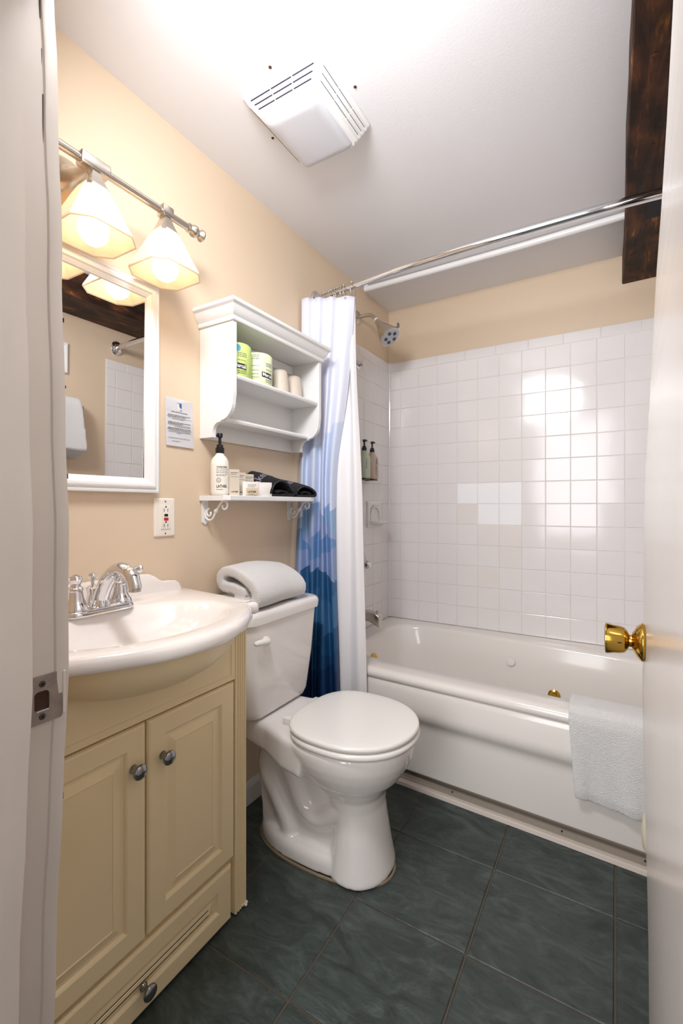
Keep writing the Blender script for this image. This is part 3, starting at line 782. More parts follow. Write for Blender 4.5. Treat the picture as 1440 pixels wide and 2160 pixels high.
# ------------------------------------------------------------------ toilet
YT = 1.193
toi = thing('toilet', 'white two-piece porcelain toilet with closed round lid', 'toilet', (.36, YT, 0))
def egg(xr, xf, w, n=48, back=2.6, front=2.1):
    """outline from rear xr to front xf, half width w, widest at 45%"""
    xr -= .016; xf -= .016; xm = xr + (xf - xr) * .47; out = []
    for i in range(n):
        t = 2 * PI * i / n; c, s = math.cos(t), math.sin(t)
        e = front if c > 0 else back
        k = (abs(c) ** e + abs(s) ** e) ** (-1 / e); c *= k; s *= k
        out.append((xm + c * ((xf - xm) if c > 0 else (xm - xr)), YT + s * w))
    return out
bm = BM()
secs = [(0.0008, .415, .590, .112), (.012, .415, .590, .112), (.03, .417, .586, .109), (.08, .425, .576, .101), (.14, .43, .566, .094), (.19, .42, .560, .091), (.225, .40, .566, .096), (.255, .365, .588, .118), (.282, .335, .614, .142), (.315, .305, .634, .160), (.342, .29, .646, .170), (.365, .28, .651, .175), (.381, .278, .652, .176), (.389, .282, .648, .172)]
loft(bm, [[Vector((x, y, z)) for x, y in egg(a, b, w)] for z, a, b, w in secs])
# foot
ft = [(z, i) for z, i in ((.0008, 0), (.030, 0), (.044, .004), (.052, .012), (.055, .03))]
loft(bm, [[Vector((x, y, z)) for x, y in egg(.135 + i, .55 - i, .108 - i, back=2.3, front=2.6)] for z, i in ft])
# trapway relief on both sides (S-shaped pipe)
tp = spline([(.46, 0, .19), (.385, 0, .135), (.325, 0, .155), (.285, 0, .235), (.245, 0, .305), (.195, 0, .295), (.185, 0, .225), (.225, 0, .155), (.265, 0, .09), (.275, 0, .03)], 5)
for s in (-1, 1):
    tube(bm, [(p.x - .012, YT + s * .056, p.z * .97) for p in tp], .034, 14)
loft(bm, [[Vector((x - .012, YT + y, z * .97)) for x, z in ((.165, .02), (.30, .02), (.45, .06), (.45, .34), (.30, .36), (.165, .37), (.14, .24), (.155, .14))] for y in (-.066, .066)])
# deck under the tank
dk = []
for x, hw, zb, zt in ((.035, .085, .345, .398), (.05, .105, .335, .402), (.15, .118, .325, .402), (.22, .125, .315, .402), (.30, .150, .30, .402), (.38, .165, .30, .398)):
    dk.append([Vector((x - .012, YT + a, b - .011)) for a, b in rrect(-hw, hw, zb, zt, .018, 4)])
loft(bm, dk)
remesh(obj('bowl', bm, M['porc'], toi, smooth=3), .005, 7, .5)
# seat and lid
def puck(z0, z1, xr, xf, w, r, m, name, dome=0):
    bm = BM(); rings = []
    for k in range(6):
        a = PI / 2 * k / 5; rings.append((r * (1 - math.sin(a)), z0 + r * (1 - math.cos(a)) * 0 + r * (1 - math.cos(PI / 2 - a)) * -1 + r)) if False else None
    prof = [(r * .9, z0), (r * .25, z0 + r * .25), (0, z0 + r * .9), (0, z1 - r * .9), (r * .12, z1 - r * .5), (r * .4, z1 - r * .15), (r * 1.0, z1)]
    if dome: prof += [(.03, z1 + dome * .5), (.07, z1 + dome), (.12, z1 + dome * 1.1)]
    loft(bm, [[Vector((x, y, z)) for x, y in egg(xr + i, xf - i, w - i, back=2.9)] for i, z in prof])
    return obj(name, bm, m, toi, smooth=1.0)
puck(.391, .409, .300, .664, .181, .008, M['seat'], 'seat')
puck(.4115, .428, .296, .662, .180, .008, M['seat'], 'lid', .003)
for s in (-1, 1):
    bm = BM(); box(bm, .250, .300, YT + s * .075 - .016, YT + s * .075 + .016, .3895, .412, .005, 2); obj('hinge', bm, M['seat'], toi, smooth=.6)
# tank
bm = BM()
tk = []
for z, x1, hw in ((.392, .165, .142), (.401, .176, .152), (.42, .182, .160), (.55, .192, .178), (.69, .198, .190), (.697, .198, .191)):
    pts = []
    for a, b in rrect(.018, x1, -hw, hw, .045, 6):
        # slightly bowed front
        f = max(0, (a - .1) / (x1 - .1)); pts.append(Vector((a + f * .014 * (1 - (b / hw) ** 2), YT + b, z)))
    tk.append(pts)
loft(bm, tk); obj('tank', bm, M['porc'], toi, smooth=.8)
bm = BM(); tk = []
for z, i in ((.698, .004), (.700, .0), (.722, -.002), (.731, .001), (.736, .006), (.738, .014), (.739, .05)):
    pts = []
    for a, b in rrect(.012 + max(0, i), .206 - i, -.199 + i, .199 - i, .045, 6):
        f = max(0, (a - .1) / .116); pts.append(Vector((a + f * .014 * (1 - (b / .199) ** 2), YT + b, z)))
    tk.append(pts)
loft(bm, tk); obj('tank_lid', bm, M['porc'], toi, smooth=.8)
bm = BM(); lathe(bm, [(.014, 0), (.014, .010), (.010, .014)], (.203, 1.078, .645), (1, 0, 0), 20)
tube(bm, spline([(.217, 1.080, .647), (.223, 1.064, .650), (.223, 1.040, .652), (.221, 1.012, .654)], 5), [.006, .007, .009, .0105, .011, .0115, .0115, .011, .0105, .010, .010, .0095, .009, .008, .007, .004], 12)
obj('flush_lever', bm, M['seat'], toi, smooth=1)
for s in (-1, 1):
    bm = BM(); lathe(bm, [(.016, 0), (.0155, .012), (.013, .022), (.008, .027), (.001, .028)], (.255, YT + s * .070, .052), (0, 0, 1), 20); bc = obj('bolt_cap', bm, M['seat'], toi, smooth=.9)
# caulk around the foot
bm = BM(); tube(bm, [(x, y, .002) for x, y in egg(.132, .5935, .1125, back=2.3, front=2.3)], .0045, 8, closed=True)
ck = obj('caulk_line', bm, mat('stained_caulk', (128, 112, 90), .7, var=.35, scale=25), toi, smooth=1); ck['label'] = 'brownish caulk line at floor'

# folded hand towel on tank
bm = BM()
path = spline([(.182, .760, 0), (.190, .784, 0), (.176, .812, 0), (.140, .838, 0), (.092, .856, 0), (.054, .853, 0), (.038, .830, 0), (.050, .806, 0), (.092, .802, 0), (.140, .790, 0)], 6)
fm = lambda u, v, h: Vector((u, h, v))
def tfm(u, v, h):
    # the bundle sags a little towards its ends
    k = (h - 1.17) / .13; return Vector((u + .004 * math.sin(h * 30) - .006 * k, h, .741 + (v - .741) * (1.0 - .10 * max(0, k) - .04 * k * k)))
strip_solid(bm, [(p.x, p.y) for p in path], .034, tfm, 0, 0, hs=[1.042, 1.05, 1.09, 1.15, 1.2, 1.24, 1.27, 1.29, 1.298])
p2 = spline([(.036, .762, 0), (.09, .757, 0), (.14, .757, 0), (.182, .760, 0)], 5)
strip_solid(bm, [(p.x, p.y) for p in p2], .030, tfm, 0, 0, hs=[1.032, 1.04, 1.1, 1.2, 1.25, 1.285, 1.295])
p3 = spline([(.06, .782, 0), (.11, .784, 0), (.150, .778, 0), (.172, .785, 0)], 5)
strip_solid(bm, [(p.x, p.y) for p in p3], .022, tfm, 0, 0, hs=[1.062, 1.1, 1.2, 1.25, 1.285])
ht = obj('hand_towel', bm, M['towel'], origin=(.12, 1.19, .742), smooth=3)
remesh(ht, .0045, 6, .5)
tag(ht, 'white folded hand towel resting on the toilet tank lid', 'towel')

# ------------------------------------------------------------------ vanity cabinet
van = thing('vanity_cabinet', 'cream vanity cabinet with raised panel doors and bottom drawer', 'vanity cabinet', (.14, .607, 0))
V0, V1 = .309, .907
bm = BM(); box(bm, .002, .268, V0 + .002, V1 - .002, .004, .675)
for ya, yb_ in ((V0 + .002, V0 + .018), (V1 - .018, V1 - .002)): box(bm, .002, .268, ya, yb_, .675, .781)
box(bm, .002, .016, V0 + .018, V1 - .018, .675, .781)
obj('carcass', bm, M['cream'], van)
def face_panel(y0, y1, z0, z1, raised=True, fw=.042, xb=.2685, xf=.2865):
    bm = BM()
    P_ = [(0, xb), (0, xf - .006), (.002, xf - .002), (.006, xf)]
    if raised: P_ += [(fw, xf), (fw + .003, xf - .002), (fw + .006, xf - .0065), (fw + .012, xf - .0065), (fw + .030, xf - .001), (fw + .032, xf - .0025), (fw + .034, xf - .0025)]
    else: P_ += [(.012, xf), (.014, xf - .0015)]
    loft(bm, [[Vector((x, a, b)) for a, b in ((y0 + i, z0 + i), (y1 - i, z0 + i), (y1 - i, z1 - i), (y0 + i, z1 - i))] for i, x in P_])
    return bm
def knob_bm(y, z, x=.2865):
    bm = BM(); lathe(bm, [(.009, 0), (.0085, .002), (.0055, .006), (.0055, .012), (.010, .015), (.0145, .019), (.0155, .0225), (.0140, .0255), (.008, .0285), (.001, .0295)], (x, y, z), (1, 0, 0), 28); return bm
# fascia cut out round the belly of the basin
def belly_z(y):
    q = min(1, abs(y - .607) / .225); c_ = q ** (1 / .7); return min(.778, .784 - .094 * math.sqrt(max(0, 1 - c_ * c_)) + .010)
tops = [(.353 + .511 * i / 60, belly_z(.353 + .511 * i / 60)) for i in range(61)]
fo = [(.864, .614), (.353, .614)] + tops
bm = BM(); prism(bm, fo, lambda u, v, h: Vector((h, u, v)), .2685, .2855)
box(bm, .2855, .2868, .365, .852, .628, .6295); box(bm, .2855, .2868, .8505, .852, .628, .74)
o = obj('fascia_panel', bm, M['cream'], van)
dR = obj('door', face_panel(.6095, .862, .158, .608), M['cream'], van); obj('knob', knob_bm(.645, .521), M['dchrome'], dR, smooth=.9)
dL = obj('door', face_panel(.353, .6045, .156, .608), M['cream'], van); obj('knob', knob_bm(.575, .525), M['dchrome'], dL, smooth=.9)
dw = obj('drawer', face_panel(.353, .852, .008, .146), M['cream'], van); obj('knob', knob_bm(.598, .062), M['dchrome'], dw, smooth=.9)
for y0, nm in ((.866, 'fluted_post'), (V0, 'fluted_post')):
    bm = BM(); pts = [(.268, y0), (.284, y0), (.286, y0 + .002), (.286, y0 + .005)]
    for k in range(4):
        c = y0 + .0085 + k * .0082
        for a in (-1, -.7, 0, .7, 1): pts.append((.286 - .004 * (1 - a * a), c + a * .0031))
    pts += [(.286, y0 + .039), (.284, y0 + .041), (.268, y0 + .041)]
    prism(bm, pts, lambda u, v, h: Vector((u, v, h)), .004, .782); obj(nm, bm, M['cream'], van)
bm = BM()
for k in range(9): sphere(bm, (.284 + random.uniform(-.004, .004), .872 + k * .0042, .004 + random.uniform(0, .007)), random.uniform(.003, .005), 7, (1, 1, .7))
ch = obj('chipped_foot', bm, M['sachet'], van, smooth=1); ch['label'] = 'chipped flaking foot of the corner post'

# sink top
snk = thing('sink_top', 'glossy white bow-front sink top on the cream vanity', 'sink', (.24, .607, .782))
YS = .607
def bow(y): return .470 - 1.92 * (y - YS) ** 2
half = [(.002, .932), (.10, .920), (.224, .905), (.325, .893), (.347, .886), (.352, .874), (.346, .860), (.352, .850), (.366, .838), (.384, .822)]
half = [(x, min(y, .93)) for x, y in half]
yy = [.80, .77, .73, .69, .65]
outl = half + [(bow(y), y) for y in yy] + [(bow(YS), YS)] + [(bow(2 * YS - y), 2 * YS - y) for y in yy[::-1]] + [(x, 2 * YS - y) for x, y in half[::-1]]
back = [(.002, .84), (.002, .73), (.002, YS), (.002, 2 * YS - .73), (.002, 2 * YS - .84)]
outl = outl + back[::-1]
ol = [Vector((x, y, 0)) for x, y in outl]
# resample by angle round the bowl centre
bc = Vector((.255, YS, 0))
def off(ring, d):
    n = len(ring); out = []
    for i in range(n):
        t = (ring[(i + 1) % n] - ring[i - 1]).normalized(); nn = Vector((t.y, -t.x, 0)) if True else None
        c = (ring[i] - bc)
        if nn.dot(c) < 0: nn = -nn
        out.append(ring[i] - nn * d)
    return out
def at(ring, z, clampx=True): return [Vector((max(.002, p.x), p.y, z)) for p in ring]
def oval(rx, ry, z, cx=None):
    out = []
    for p in ol:
        a = math.atan2((p.y - YS) / .24, (p.x - bc.x) / .2)
        out.append(Vector(((cx if cx is not None else bc.x + .01) + rx * math.cos(a), YS + ry * math.sin(a), z)))
    return out
ZT = .818
rings = [at(off(ol, .030), .7865), at(off(ol, .008), .7865), at(off(ol, .002), .789), at(ol, .795), at(ol, .805), at(off(ol, .003), .812), at(off(ol, .010), .8165), at(off(ol, .018), ZT)]
rings += [oval(.158, .222, .8185), oval(.150, .212, .816), oval(.143, .203, .809), oval(.128, .186, .785), oval(.105, .155, .757), oval(.07, .10, .737), oval(.03, .04, .731)]
bm = BM(); loft(bm, rings, cap0=False)
obj('slab', bm, M['sink'], snk, smooth=.9)
# bowl underside showing below the front edge
bm = BM(); rings = []
for k in range(9):
    a = PI / 2 * k / 8; c_, s_ = math.cos(a), math.sin(a)
    rings.append([Vector((.265 + .172 * c_ ** .7 * math.cos(t), YS + .225 * c_ ** .7 * math.sin(t), .784 - .094 * s_)) for t in [2 * PI * i / 40 for i in range(40)]])
rings[-1] = [Vector((.265 + .002 * math.cos(t), YS + .002 * math.sin(t), .690)) for t in [2 * PI * i / 40 for i in range(40)]]
loft(bm, rings, cap0=False); bu = obj('bowl_underside', bm, M['cream'], snk, smooth=1)
bu['label'] = 'curved bowl underside under slab'
# backsplash
bs = [(YS, .872), (.78, .872), (.806, .871), (.822, .865), (.838, .853), (.853, .846), (.875, .844), (.895, .842), (.908, .834), (.915, .820), (.915, .812)]
bso = bs + [(2 * YS - y, z) for y, z in bs[::-1]]
bm = BM(); loft(bm, [[Vector((x, YS + (y - YS) * k, .812 + (z - .812) * j)) for y, z in bso] for x, k, j in ((.002, 1, 1), (.016, 1, 1), (.021, .994, .96), (.023, .985, .9))])
obj('backsplash', bm, M['sink'], snk, smooth=.6)
bm = BM(); lathe(bm, [(.022, 0), (.022, .003), (.016, .004), (.002, .002)], (.255, YS, .732), (0, 0, 1), 24); obj('drain', bm, M['chrome'], snk, smooth=.6)

# faucet
fa = thing('faucet', 'chrome two handle centerset faucet with arched spout on sink', 'faucet', (.118, YS, .818))
FX = .112
bm = BM(); rings = []
for i, z in ((.0, .8185), (0, .824), (.003, .830), (.008, .8335), (.012, .834)):
    rings.append([Vector((FX + a, YS + b, z)) for a, b in rrect(-.030 + i, .030 - i, -.082 + i, .082 - i, .029 - i, 8)])
loft(bm, rings); obj('base_plate', bm, M['chrome'], fa, smooth=.6)
for s in (-1, 1):
    y = YS + s * .052
    bm = BM(); lathe(bm, [(.027, .832), (.026, .838), (.020, .846), (.0165, .856), (.0145, .868), (.0135, .872), (.0155, .875), (.0155, .879), (.011, .883), (.010, .888), (.013, .892), (.0145, .898), (.012, .905), (.005, .909), (.001, .910)], (FX, y, 0), (0, 0, 1), 28)
    hb = obj('handle_base', bm, M['chrome'], fa, smooth=.5)
    dv = Vector((-.10 if s > 0 else -.2, s * 1.0, .10)).normalized()
    b0 = Vector((FX, y, .897))
    bm = BM(); lathe(bm, [(.006, .008), (.0055, .022), (.0065, .034), (.0085, .040), (.0095, .048), (.0085, .054), (.010, .057), (.008, .061), (.002, .063)], b0, dv, 18); obj('lever', bm, M['chrome'], hb, smooth=.6)
bm = BM(); lathe(bm, [(.021, .832), (.020, .842), (.016, .85), (.014, .855)], (FX + .008, YS, 0), (0, 0, 1), 24)
tube(bm, spline([(FX + .004, YS, .838), (FX + .014, YS, .862), (FX + .034, YS, .892), (FX + .062, YS, .914), (FX + .092, YS, .920), (FX + .118, YS, .910), (FX + .130, YS, .890), (FX + .132, YS, .882)], 5), [.017] * 6 + [.0165] * 6 + [.016] * 8 + [.0155] * 8 + [.0145] * 8, 18)
obj('spout', bm, M['chrome'], fa, smooth=1)
bm = BM(); lathe(bm, [(.0125, .0), (.0125, .006), (.009, .007)], (FX + .1325, YS, .8765), (0, 0, 1), 20); obj('aerator', bm, M['nickel'], fa, smooth=.6)
bm = BM(); lathe(bm, [(.016, .832), (.014, .842), (.011, .858), (.014, .866), (.0145, .870), (.008, .875), (.004, .878), (.0035, .888), (.0075, .892), (.0095, .898), (.0075, .904), (.001, .906)], (FX - .024, YS, 0), (0, 0, 1), 24); obj('lift_rod', bm, M['chrome'], fa, smooth=.6)

# ------------------------------------------------------------------ mirror
mi = thing('wall_mirror', 'white moulded frame mirror above the sink', 'mirror', (0, .596, 1.38))
MY0, MY1, MZ0, MZ1 = .356, .836, 1.096, 1.672
def mring(i, x): return [Vector((x, a, b)) for a, b in ((MY0 + i, MZ0 + i), (MY1 - i, MZ0 + i), (MY1 - i, MZ1 - i), (MY0 + i, MZ1 - i))]
bm = BM(); loft(bm, [mring(i, x) for i, x in ((0, .001), (0, .022), (.002, .025), (.007, .026), (.009, .0245), (.012, .0245), (.014, .029), (.018, .0305), (.024, .029), (.027, .025), (.029, .024), (.033, .021), (.037, .019), (.0395, .014), (.0405, .012))], cap0=False, cap1=False)
obj('frame', bm, M['wh'], mi, smooth=.35)
a_t = math.radians(.55); zc = (MZ0 + MZ1) / 2
bm = BM(); q = [Vector((.0125 + (z - zc) * math.tan(a_t), y, z)) for y, z in ((MY0 + .034, MZ0 + .034), (MY1 - .034, MZ0 + .034), (MY1 - .034, MZ1 - .034), (MY0 + .034, MZ1 - .034))]
loft(bm, [[p - Vector((.004, 0, 0)) for p in q], q]); obj('glass', bm, M['mirror'], mi)

# ------------------------------------------------------------------ vanity light
LX, LZ, LYC = .118, 1.826, .592
vl = thing('vanity_light', 'brushed nickel bar light with three frosted glass shades above mirror', 'wall light', (0, LYC, LZ))
bm = BM(); tube(bm, [(LX, LYC - .264, LZ), (LX, LYC + .264, LZ)], .0095, 18); obj('bar', bm, M['nickel'], vl, smooth=1)
bm = BM(); lathe(bm, [(.066, 0), (.066, .006), (.058, .014), (.040, .022), (.028, .034), (.019, .07), (.013, LX)], (0, LYC, LZ - .004), (1, 0, 0), 40); obj('backplate', bm, M['nickel'], vl, smooth=.7)
for s in (-1, 1):
    bm = BM(); lathe(bm, [(.0095, .262), (.013, .264), (.013, .267), (.009, .270), (.013, .275), (.0165, .282), (.0165, .288), (.011, .296), (.0085, .300), (.013, .304), (.0165, .309), (.0165, .313), (.008, .317)], (LX, LYC, LZ), (0, s, 0), 24); obj('finial', bm, M['nickel'], vl, smooth=.6)
for k in (-1, 0, 1):
    y = LYC + k * .191; hl = .034 if k == 0 else .017
    bm = BM(); box(bm, LX - .0145, LX + .0145, y - hl, y + hl, LZ - .0145, LZ + .0145, .004, 2); cl = obj('collar', bm, M['nickel'], vl, smooth=.6)
    # square fitter
    def sq(w, z, ch=.22):
        c = w * (1 - ch * 2 * .5)
        q = [(w, -c), (w, c), (c, w), (-c, w), (-w, c), (-w, -c), (-c, -w), (c, -w)]
        # denser: keep eight sides
        return [Vector((LX + a, y + b, z)) for a, b in q]
    bm = BM(); loft(bm, [sq(.010, LZ - .012), sq(.012, LZ - .018), sq(.015, LZ - .028), sq(.021, LZ - .044), sq(.026, LZ - .054), sq(.028, LZ - .060)], cap1=False); obj('fitter', bm, M['nickel'], cl, smooth=.3)
    sh_prof = [(.026, .054), (.030, .062), (.037, .076), (.046, .096), (.055, .116), (.063, .134), (.070, .148), (.0745, .157), (.0755, .163)]
    bm = BM(); loft(bm, [sq(w, LZ - d, .42) for w, d in sh_prof], cap0=False, cap1=False)
    sd_ = obj('glass_shade', bm, M['shade'], vl, smooth=.25)
    so = sd_.modifiers.new('thick', 'SOLIDIFY'); so.thickness = .003; so.offset = 0
    bm = BM(); lathe(bm, [(.012, -.065), (.013, -.090), (.020, -.105), (.028, -.120), (.0325, -.140), (.0315, -.154), (.026, -.166), (.015, -.175), (.002, -.178)], (LX, y, LZ), (0, 0, 1), 20); obj('bulb', bm, M['bulb'], vl, smooth=1)

# ------------------------------------------------------------------ notice, outlet
nt_ = thing('notice', 'small white printed notice with blue emblem taped to the wall', 'notice', (0, .923, 1.308))
bm = BM(); rings = []
for k in range(9):
    v = k / 8; z = 1.238 + .143 * v; cur = .0015 + .004 * (1 - v) ** 2
    rings.append([Vector((cur, .8735, z)), Vector((cur + .0006, .9725, z - .001))])
pp = [r[0] for r in rings] + [r[1] for r in rings[::-1]]
gv = [[bm.verts.new(p) for p in r] for r in rings]
for a, b in zip(gv, gv[1:]): bm.faces.new((a[0], a[1], b[1], b[0]))
bmesh.ops.solidify(bm, geom=bm.faces[:], thickness=.0004)
obj('sheet', bm, M['paper'], nt_, smooth=.5)
def NM(u, v): return Vector((.0015 + .004 * (1 - v / .143) ** 2 + .0011, .8735 + u, 1.238 + v))
bm = BM()
for z, u0, u1, h in ((.101, .020, .078, .0017), (.091, .008, .090, .0016), (.087, .006, .072, .0016), (.0695, .008, .088, .0016), (.0655, .007, .06, .0016), (.0525, .008, .092, .0016), (.0485, .005, .092, .0016)):
    bars(bm, NM, u0, u1, z, h)
obj('bold_print', bm, M['inkd'], nt_)
bm = BM()
for z, u0, u1 in ((.0835, .008, .092), (.080, .022, .068), (.062, .008, .090), (.0585, .03, .09), (.045, .010, .088), (.0415, .008, .09), (.038, .038, .052), (.023, .008, .086), (.014, .02, .05)):
    bars(bm, NM, u0, u1, z, .0012)
obj('fine_print', bm, M['ink'], nt_)
bm = BM()
f = lambda q, i: setattr(bm.faces.new([bm.verts.new(NM(a, b)) for a, b in q]), 'material_index', i)
f([(.040, .107), (.048, .107), (.048, .128), (.040, .128)], 1); f([(.048, .120), (.057, .114), (.057, .130), (.047, .130)], 0); f([(.052, .107), (.057, .107), (.057, .1105), (.052, .109)], 0)
f([(.040, .124), (.043, .121), (.046, .128), (.044, .131)], 2)
obj('emblem', bm, [M['blueink'], M['pinkink'], M['inkd']], nt_)

ou = thing('wall_outlet', 'ivory wall outlet with red and black test buttons below the mirror', 'outlet', (0, .869, 1.026))
bm = BM(); loft(bm, [[Vector((x, a, b)) for a, b in rrect(.834 + i, .904 - i, .971 + i, 1.082 - i, .004, 4)] for i, x in ((0, .0), (0, .003), (.003, .006), (.006, .0065))]); obj('cover_plate', bm, M['ivory'], ou, smooth=.5)
bm = BM(); loft(bm, [[Vector((x, a, b)) for a, b in rrect(.853 + i, .886 - i, .993 + i, 1.061 - i, .002, 3)] for i, x in ((-.0008, .0063), (0, .0066), (0, .0085), (.001, .009))]); rc = obj('receptacle', bm, M['ivory'], ou, smooth=.4)
bm = BM(); box(bm, .0085, .0105, .864, .876, 1.0295, 1.0365, .0006, 1); obj('test_button', bm, M['black'], ou)
bm = BM(); box(bm, .0085, .0105, .8625, .8775, 1.0175, 1.0255, .0006, 1); obj('reset_button', bm, M['red'], ou)
bm = BM()
for zc_ in (1.0475, 1.0035):
    for dy in (-.0063, .0063): box(bm, .0085, .0092, .8695 + dy - .0009, .8695 + dy + .0009, zc_ - .0045, zc_ + .0045)
for zc_ in (1.0572, 1.0130): lathe(bm, [(.0026, 0), (.0026, .0003)], (.0090, .8695, zc_), (1, 0, 0), 12)
obj('slot', bm, M['dark'], ou)
for z in (1.0725, .980):
    bm = BM(); lathe(bm, [(.0028, 0), (.0025, .0008), (.001, .001)], (.0064, .8695, z), (1, 0, 0), 14); obj('plate_screw', bm, M['dchrome'], ou, smooth=.6)

# ------------------------------------------------------------------ white wall cabinet
cab = thing('wall_cabinet', 'white open wall cabinet with crown moulding above the toilet', 'wall cabinet', (0, 1.24, 1.273))
CY0, CY1, CX = 1.002, 1.477, .145
cove = [(.057 + .030 * (1 - math.cos(t)), 1.288 + .030 * math.sin(t)) for t in [PI / 2 * k / 6 for k in range(7)]]
ogee = [(.092 + .050 * math.sin(t), 1.322 + .055 * (1 - math.cos(t))) for t in [PI / 2 * k / 8 for k in range(9)]]
so_ = [(.001, 1.273), (.057, 1.273)] + cove + [(.092, 1.318)] + ogee + [(CX, 1.40), (CX, 1.620), (.001, 1.620)]
for y0 in (CY0, CY1 - .014):
    bm = BM(); prism(bm, so_, lambda u, v, h: Vector((u, h, v)), y0, y0 + .014); obj('side_panel', bm, M['wh'], cab)
bm = BM(); box(bm, .001, .011, CY0 + .014, CY1 - .014, 1.273, 1.620); box(bm, .011, .020, CY0 + .014, CY1 - .014, 1.583, 1.617, .002, 1); obj('back_panel', bm, M['wh'], cab)
for zt, xf in ((1.463, .140), (1.337, .093)):
    bm = BM(); prism(bm, [(.011, zt - .016), (xf - .006, zt - .016), (xf - .002, zt - .014), (xf, zt - .008), (xf - .002, zt - .002), (xf - .006, zt), (.011, zt)], lambda u, v, h: Vector((u, h, v)), CY0 + .014, CY1 - .014); obj('shelf', bm, M['wh'], cab)
bm = BM()
loft(bm, [[Vector((.001, CY0 - o, z)), Vector((CX + o, CY0 - o, z)), Vector((CX + o, CY1 + o, z)), Vector((.001, CY1 + o, z))] for o, z in ((0, 1.618), (.005, 1.618), (.007, 1.622), (.007, 1.630), (.010, 1.634), (.015, 1.640), (.019, 1.650), (.022, 1.658), (.027, 1.662), (.029, 1.664), (.029, 1.673), (.027, 1.675))])
obj('crown_moulding', bm, M['wh'], cab, smooth=.35)

# toilet rolls
def roll(x, y, m, label, ang, seal=False):
    t = thing('toilet_roll', label, 'toilet roll', (x, y, 1.4632), group='wrapped toilet rolls on the cabinet shelf')
    R = .050; H = .108
    bm = BM(); lathe(bm, [(.020, .006), (.030, .001), (R - .004, .0), (R, .004), (R + .001, H * .5), (R, H - .006), (R - .005, H - .001), (.028, H - .001), (.018, H - .012)], (x, y, 1.4634), (0, 0, 1), 40); obj('wrapper', bm, m, t, smooth=.8)
    def CM(u, v):
        a = ang + u / R; return Vector((x + (R + .0016) * math.cos(a), y + (R + .0016) * math.sin(a), 1.4634 + v))
    bm = BM(); u0, u1 = -.019, .023
    for i in range(8):
        a, b = u0 + (u1 - u0) * i / 8, u0 + (u1 - u0) * (i + 1) / 8
        sk = .10
        bm.faces.new([bm.verts.new(CM(p, q)) for p, q in ((a, .024 - a * sk), (b, .024 - b * sk), (b, .041 - b * sk), (a, .041 - a * sk))])
    lb = obj('label_patch', bm, M['inkd'], t)
    def CM2(u, v):
        a = ang + u / R; return Vector((x + (R + .0022) * math.cos(a), y + (R + .0022) * math.sin(a), 1.4634 + v - u * .10))
    bm = BM(); text(bm, 'Marcal', .0165, CM2, .0004, ox=-.0165, oy=.0275, width=.036); obj('lettering', bm, M['paper'], t)
    bm = BM()
    for v in (.072, .067, .062, .016, .010, .05): bars(bm, CM, -.005, .024, v, .0016)
    for v in (.095, .089, .083, .060, .045, .033, .022): bars(bm, CM, -.056, -.028, v, .0014)
    obj('fine_print', bm, M['ink'], t)
    if seal:
        bm = BM(); disc(bm, CM, -.006, .088, .0105); obj('round_seal', bm, M['teal'], t)
    return t
roll(.082, 1.075, M['green'], 'green wrapped toilet roll with blue seal at the left of the cabinet shelf', -.55, True)
roll(.078, 1.185, M['greenw'], 'pale green wrapped toilet roll beside the beige cups', -.18)
# cups
def cup(x, y, label):
    bm = BM(); lathe(bm, [(.033, 0), (.0345, .003), (.0335, .008), (.031, .045), (.0275, .078), (.025, .088), (.020, .092), (.001, .0925)], (0, 0, 0), (0, 0, 1), 36)
    o = obj('drinking_cup', bm, M['cup'], smooth=.8); o.location = (x, y, 1.4634)
    return tag(o, label, 'cup', 'upturned cups on the cabinet shelf')
cup(.072, 1.315, 'upturned beige cup standing beside the pale green toilet roll')
cup(.066, 1.405, 'upturned beige cup nearest the right side of the white cabinet')
# small black item in clear film on lower shelf
kp = thing('wrapped_cap', 'small black cap in clear film on the lower cabinet shelf', 'packet', (.05, 1.065, 1.337))
bm = BM(); lathe(bm, [(.011, 0), (.012, .004), (.011, .012), (.006, .015), (.001, .0155)], (.060, 1.062, 1.3375), (0, 0, 1), 20, squash=.8); obj('cap', bm, M['black'], kp, smooth=.7)
bm = BM(); sphere(bm, (.055, 1.085, 1.352), .017, 12, (1, 1.5, .85)); bmesh.ops.translate(bm, verts=bm.verts[:], vec=(0, 0, 0))
for v in bm.verts: v.co += Vector((random.uniform(-.002, .002),) * 3); v.co.z = max(v.co.z, 1.3376)
obj('clear_wrap', bm, M['film'], kp, smooth=.4)

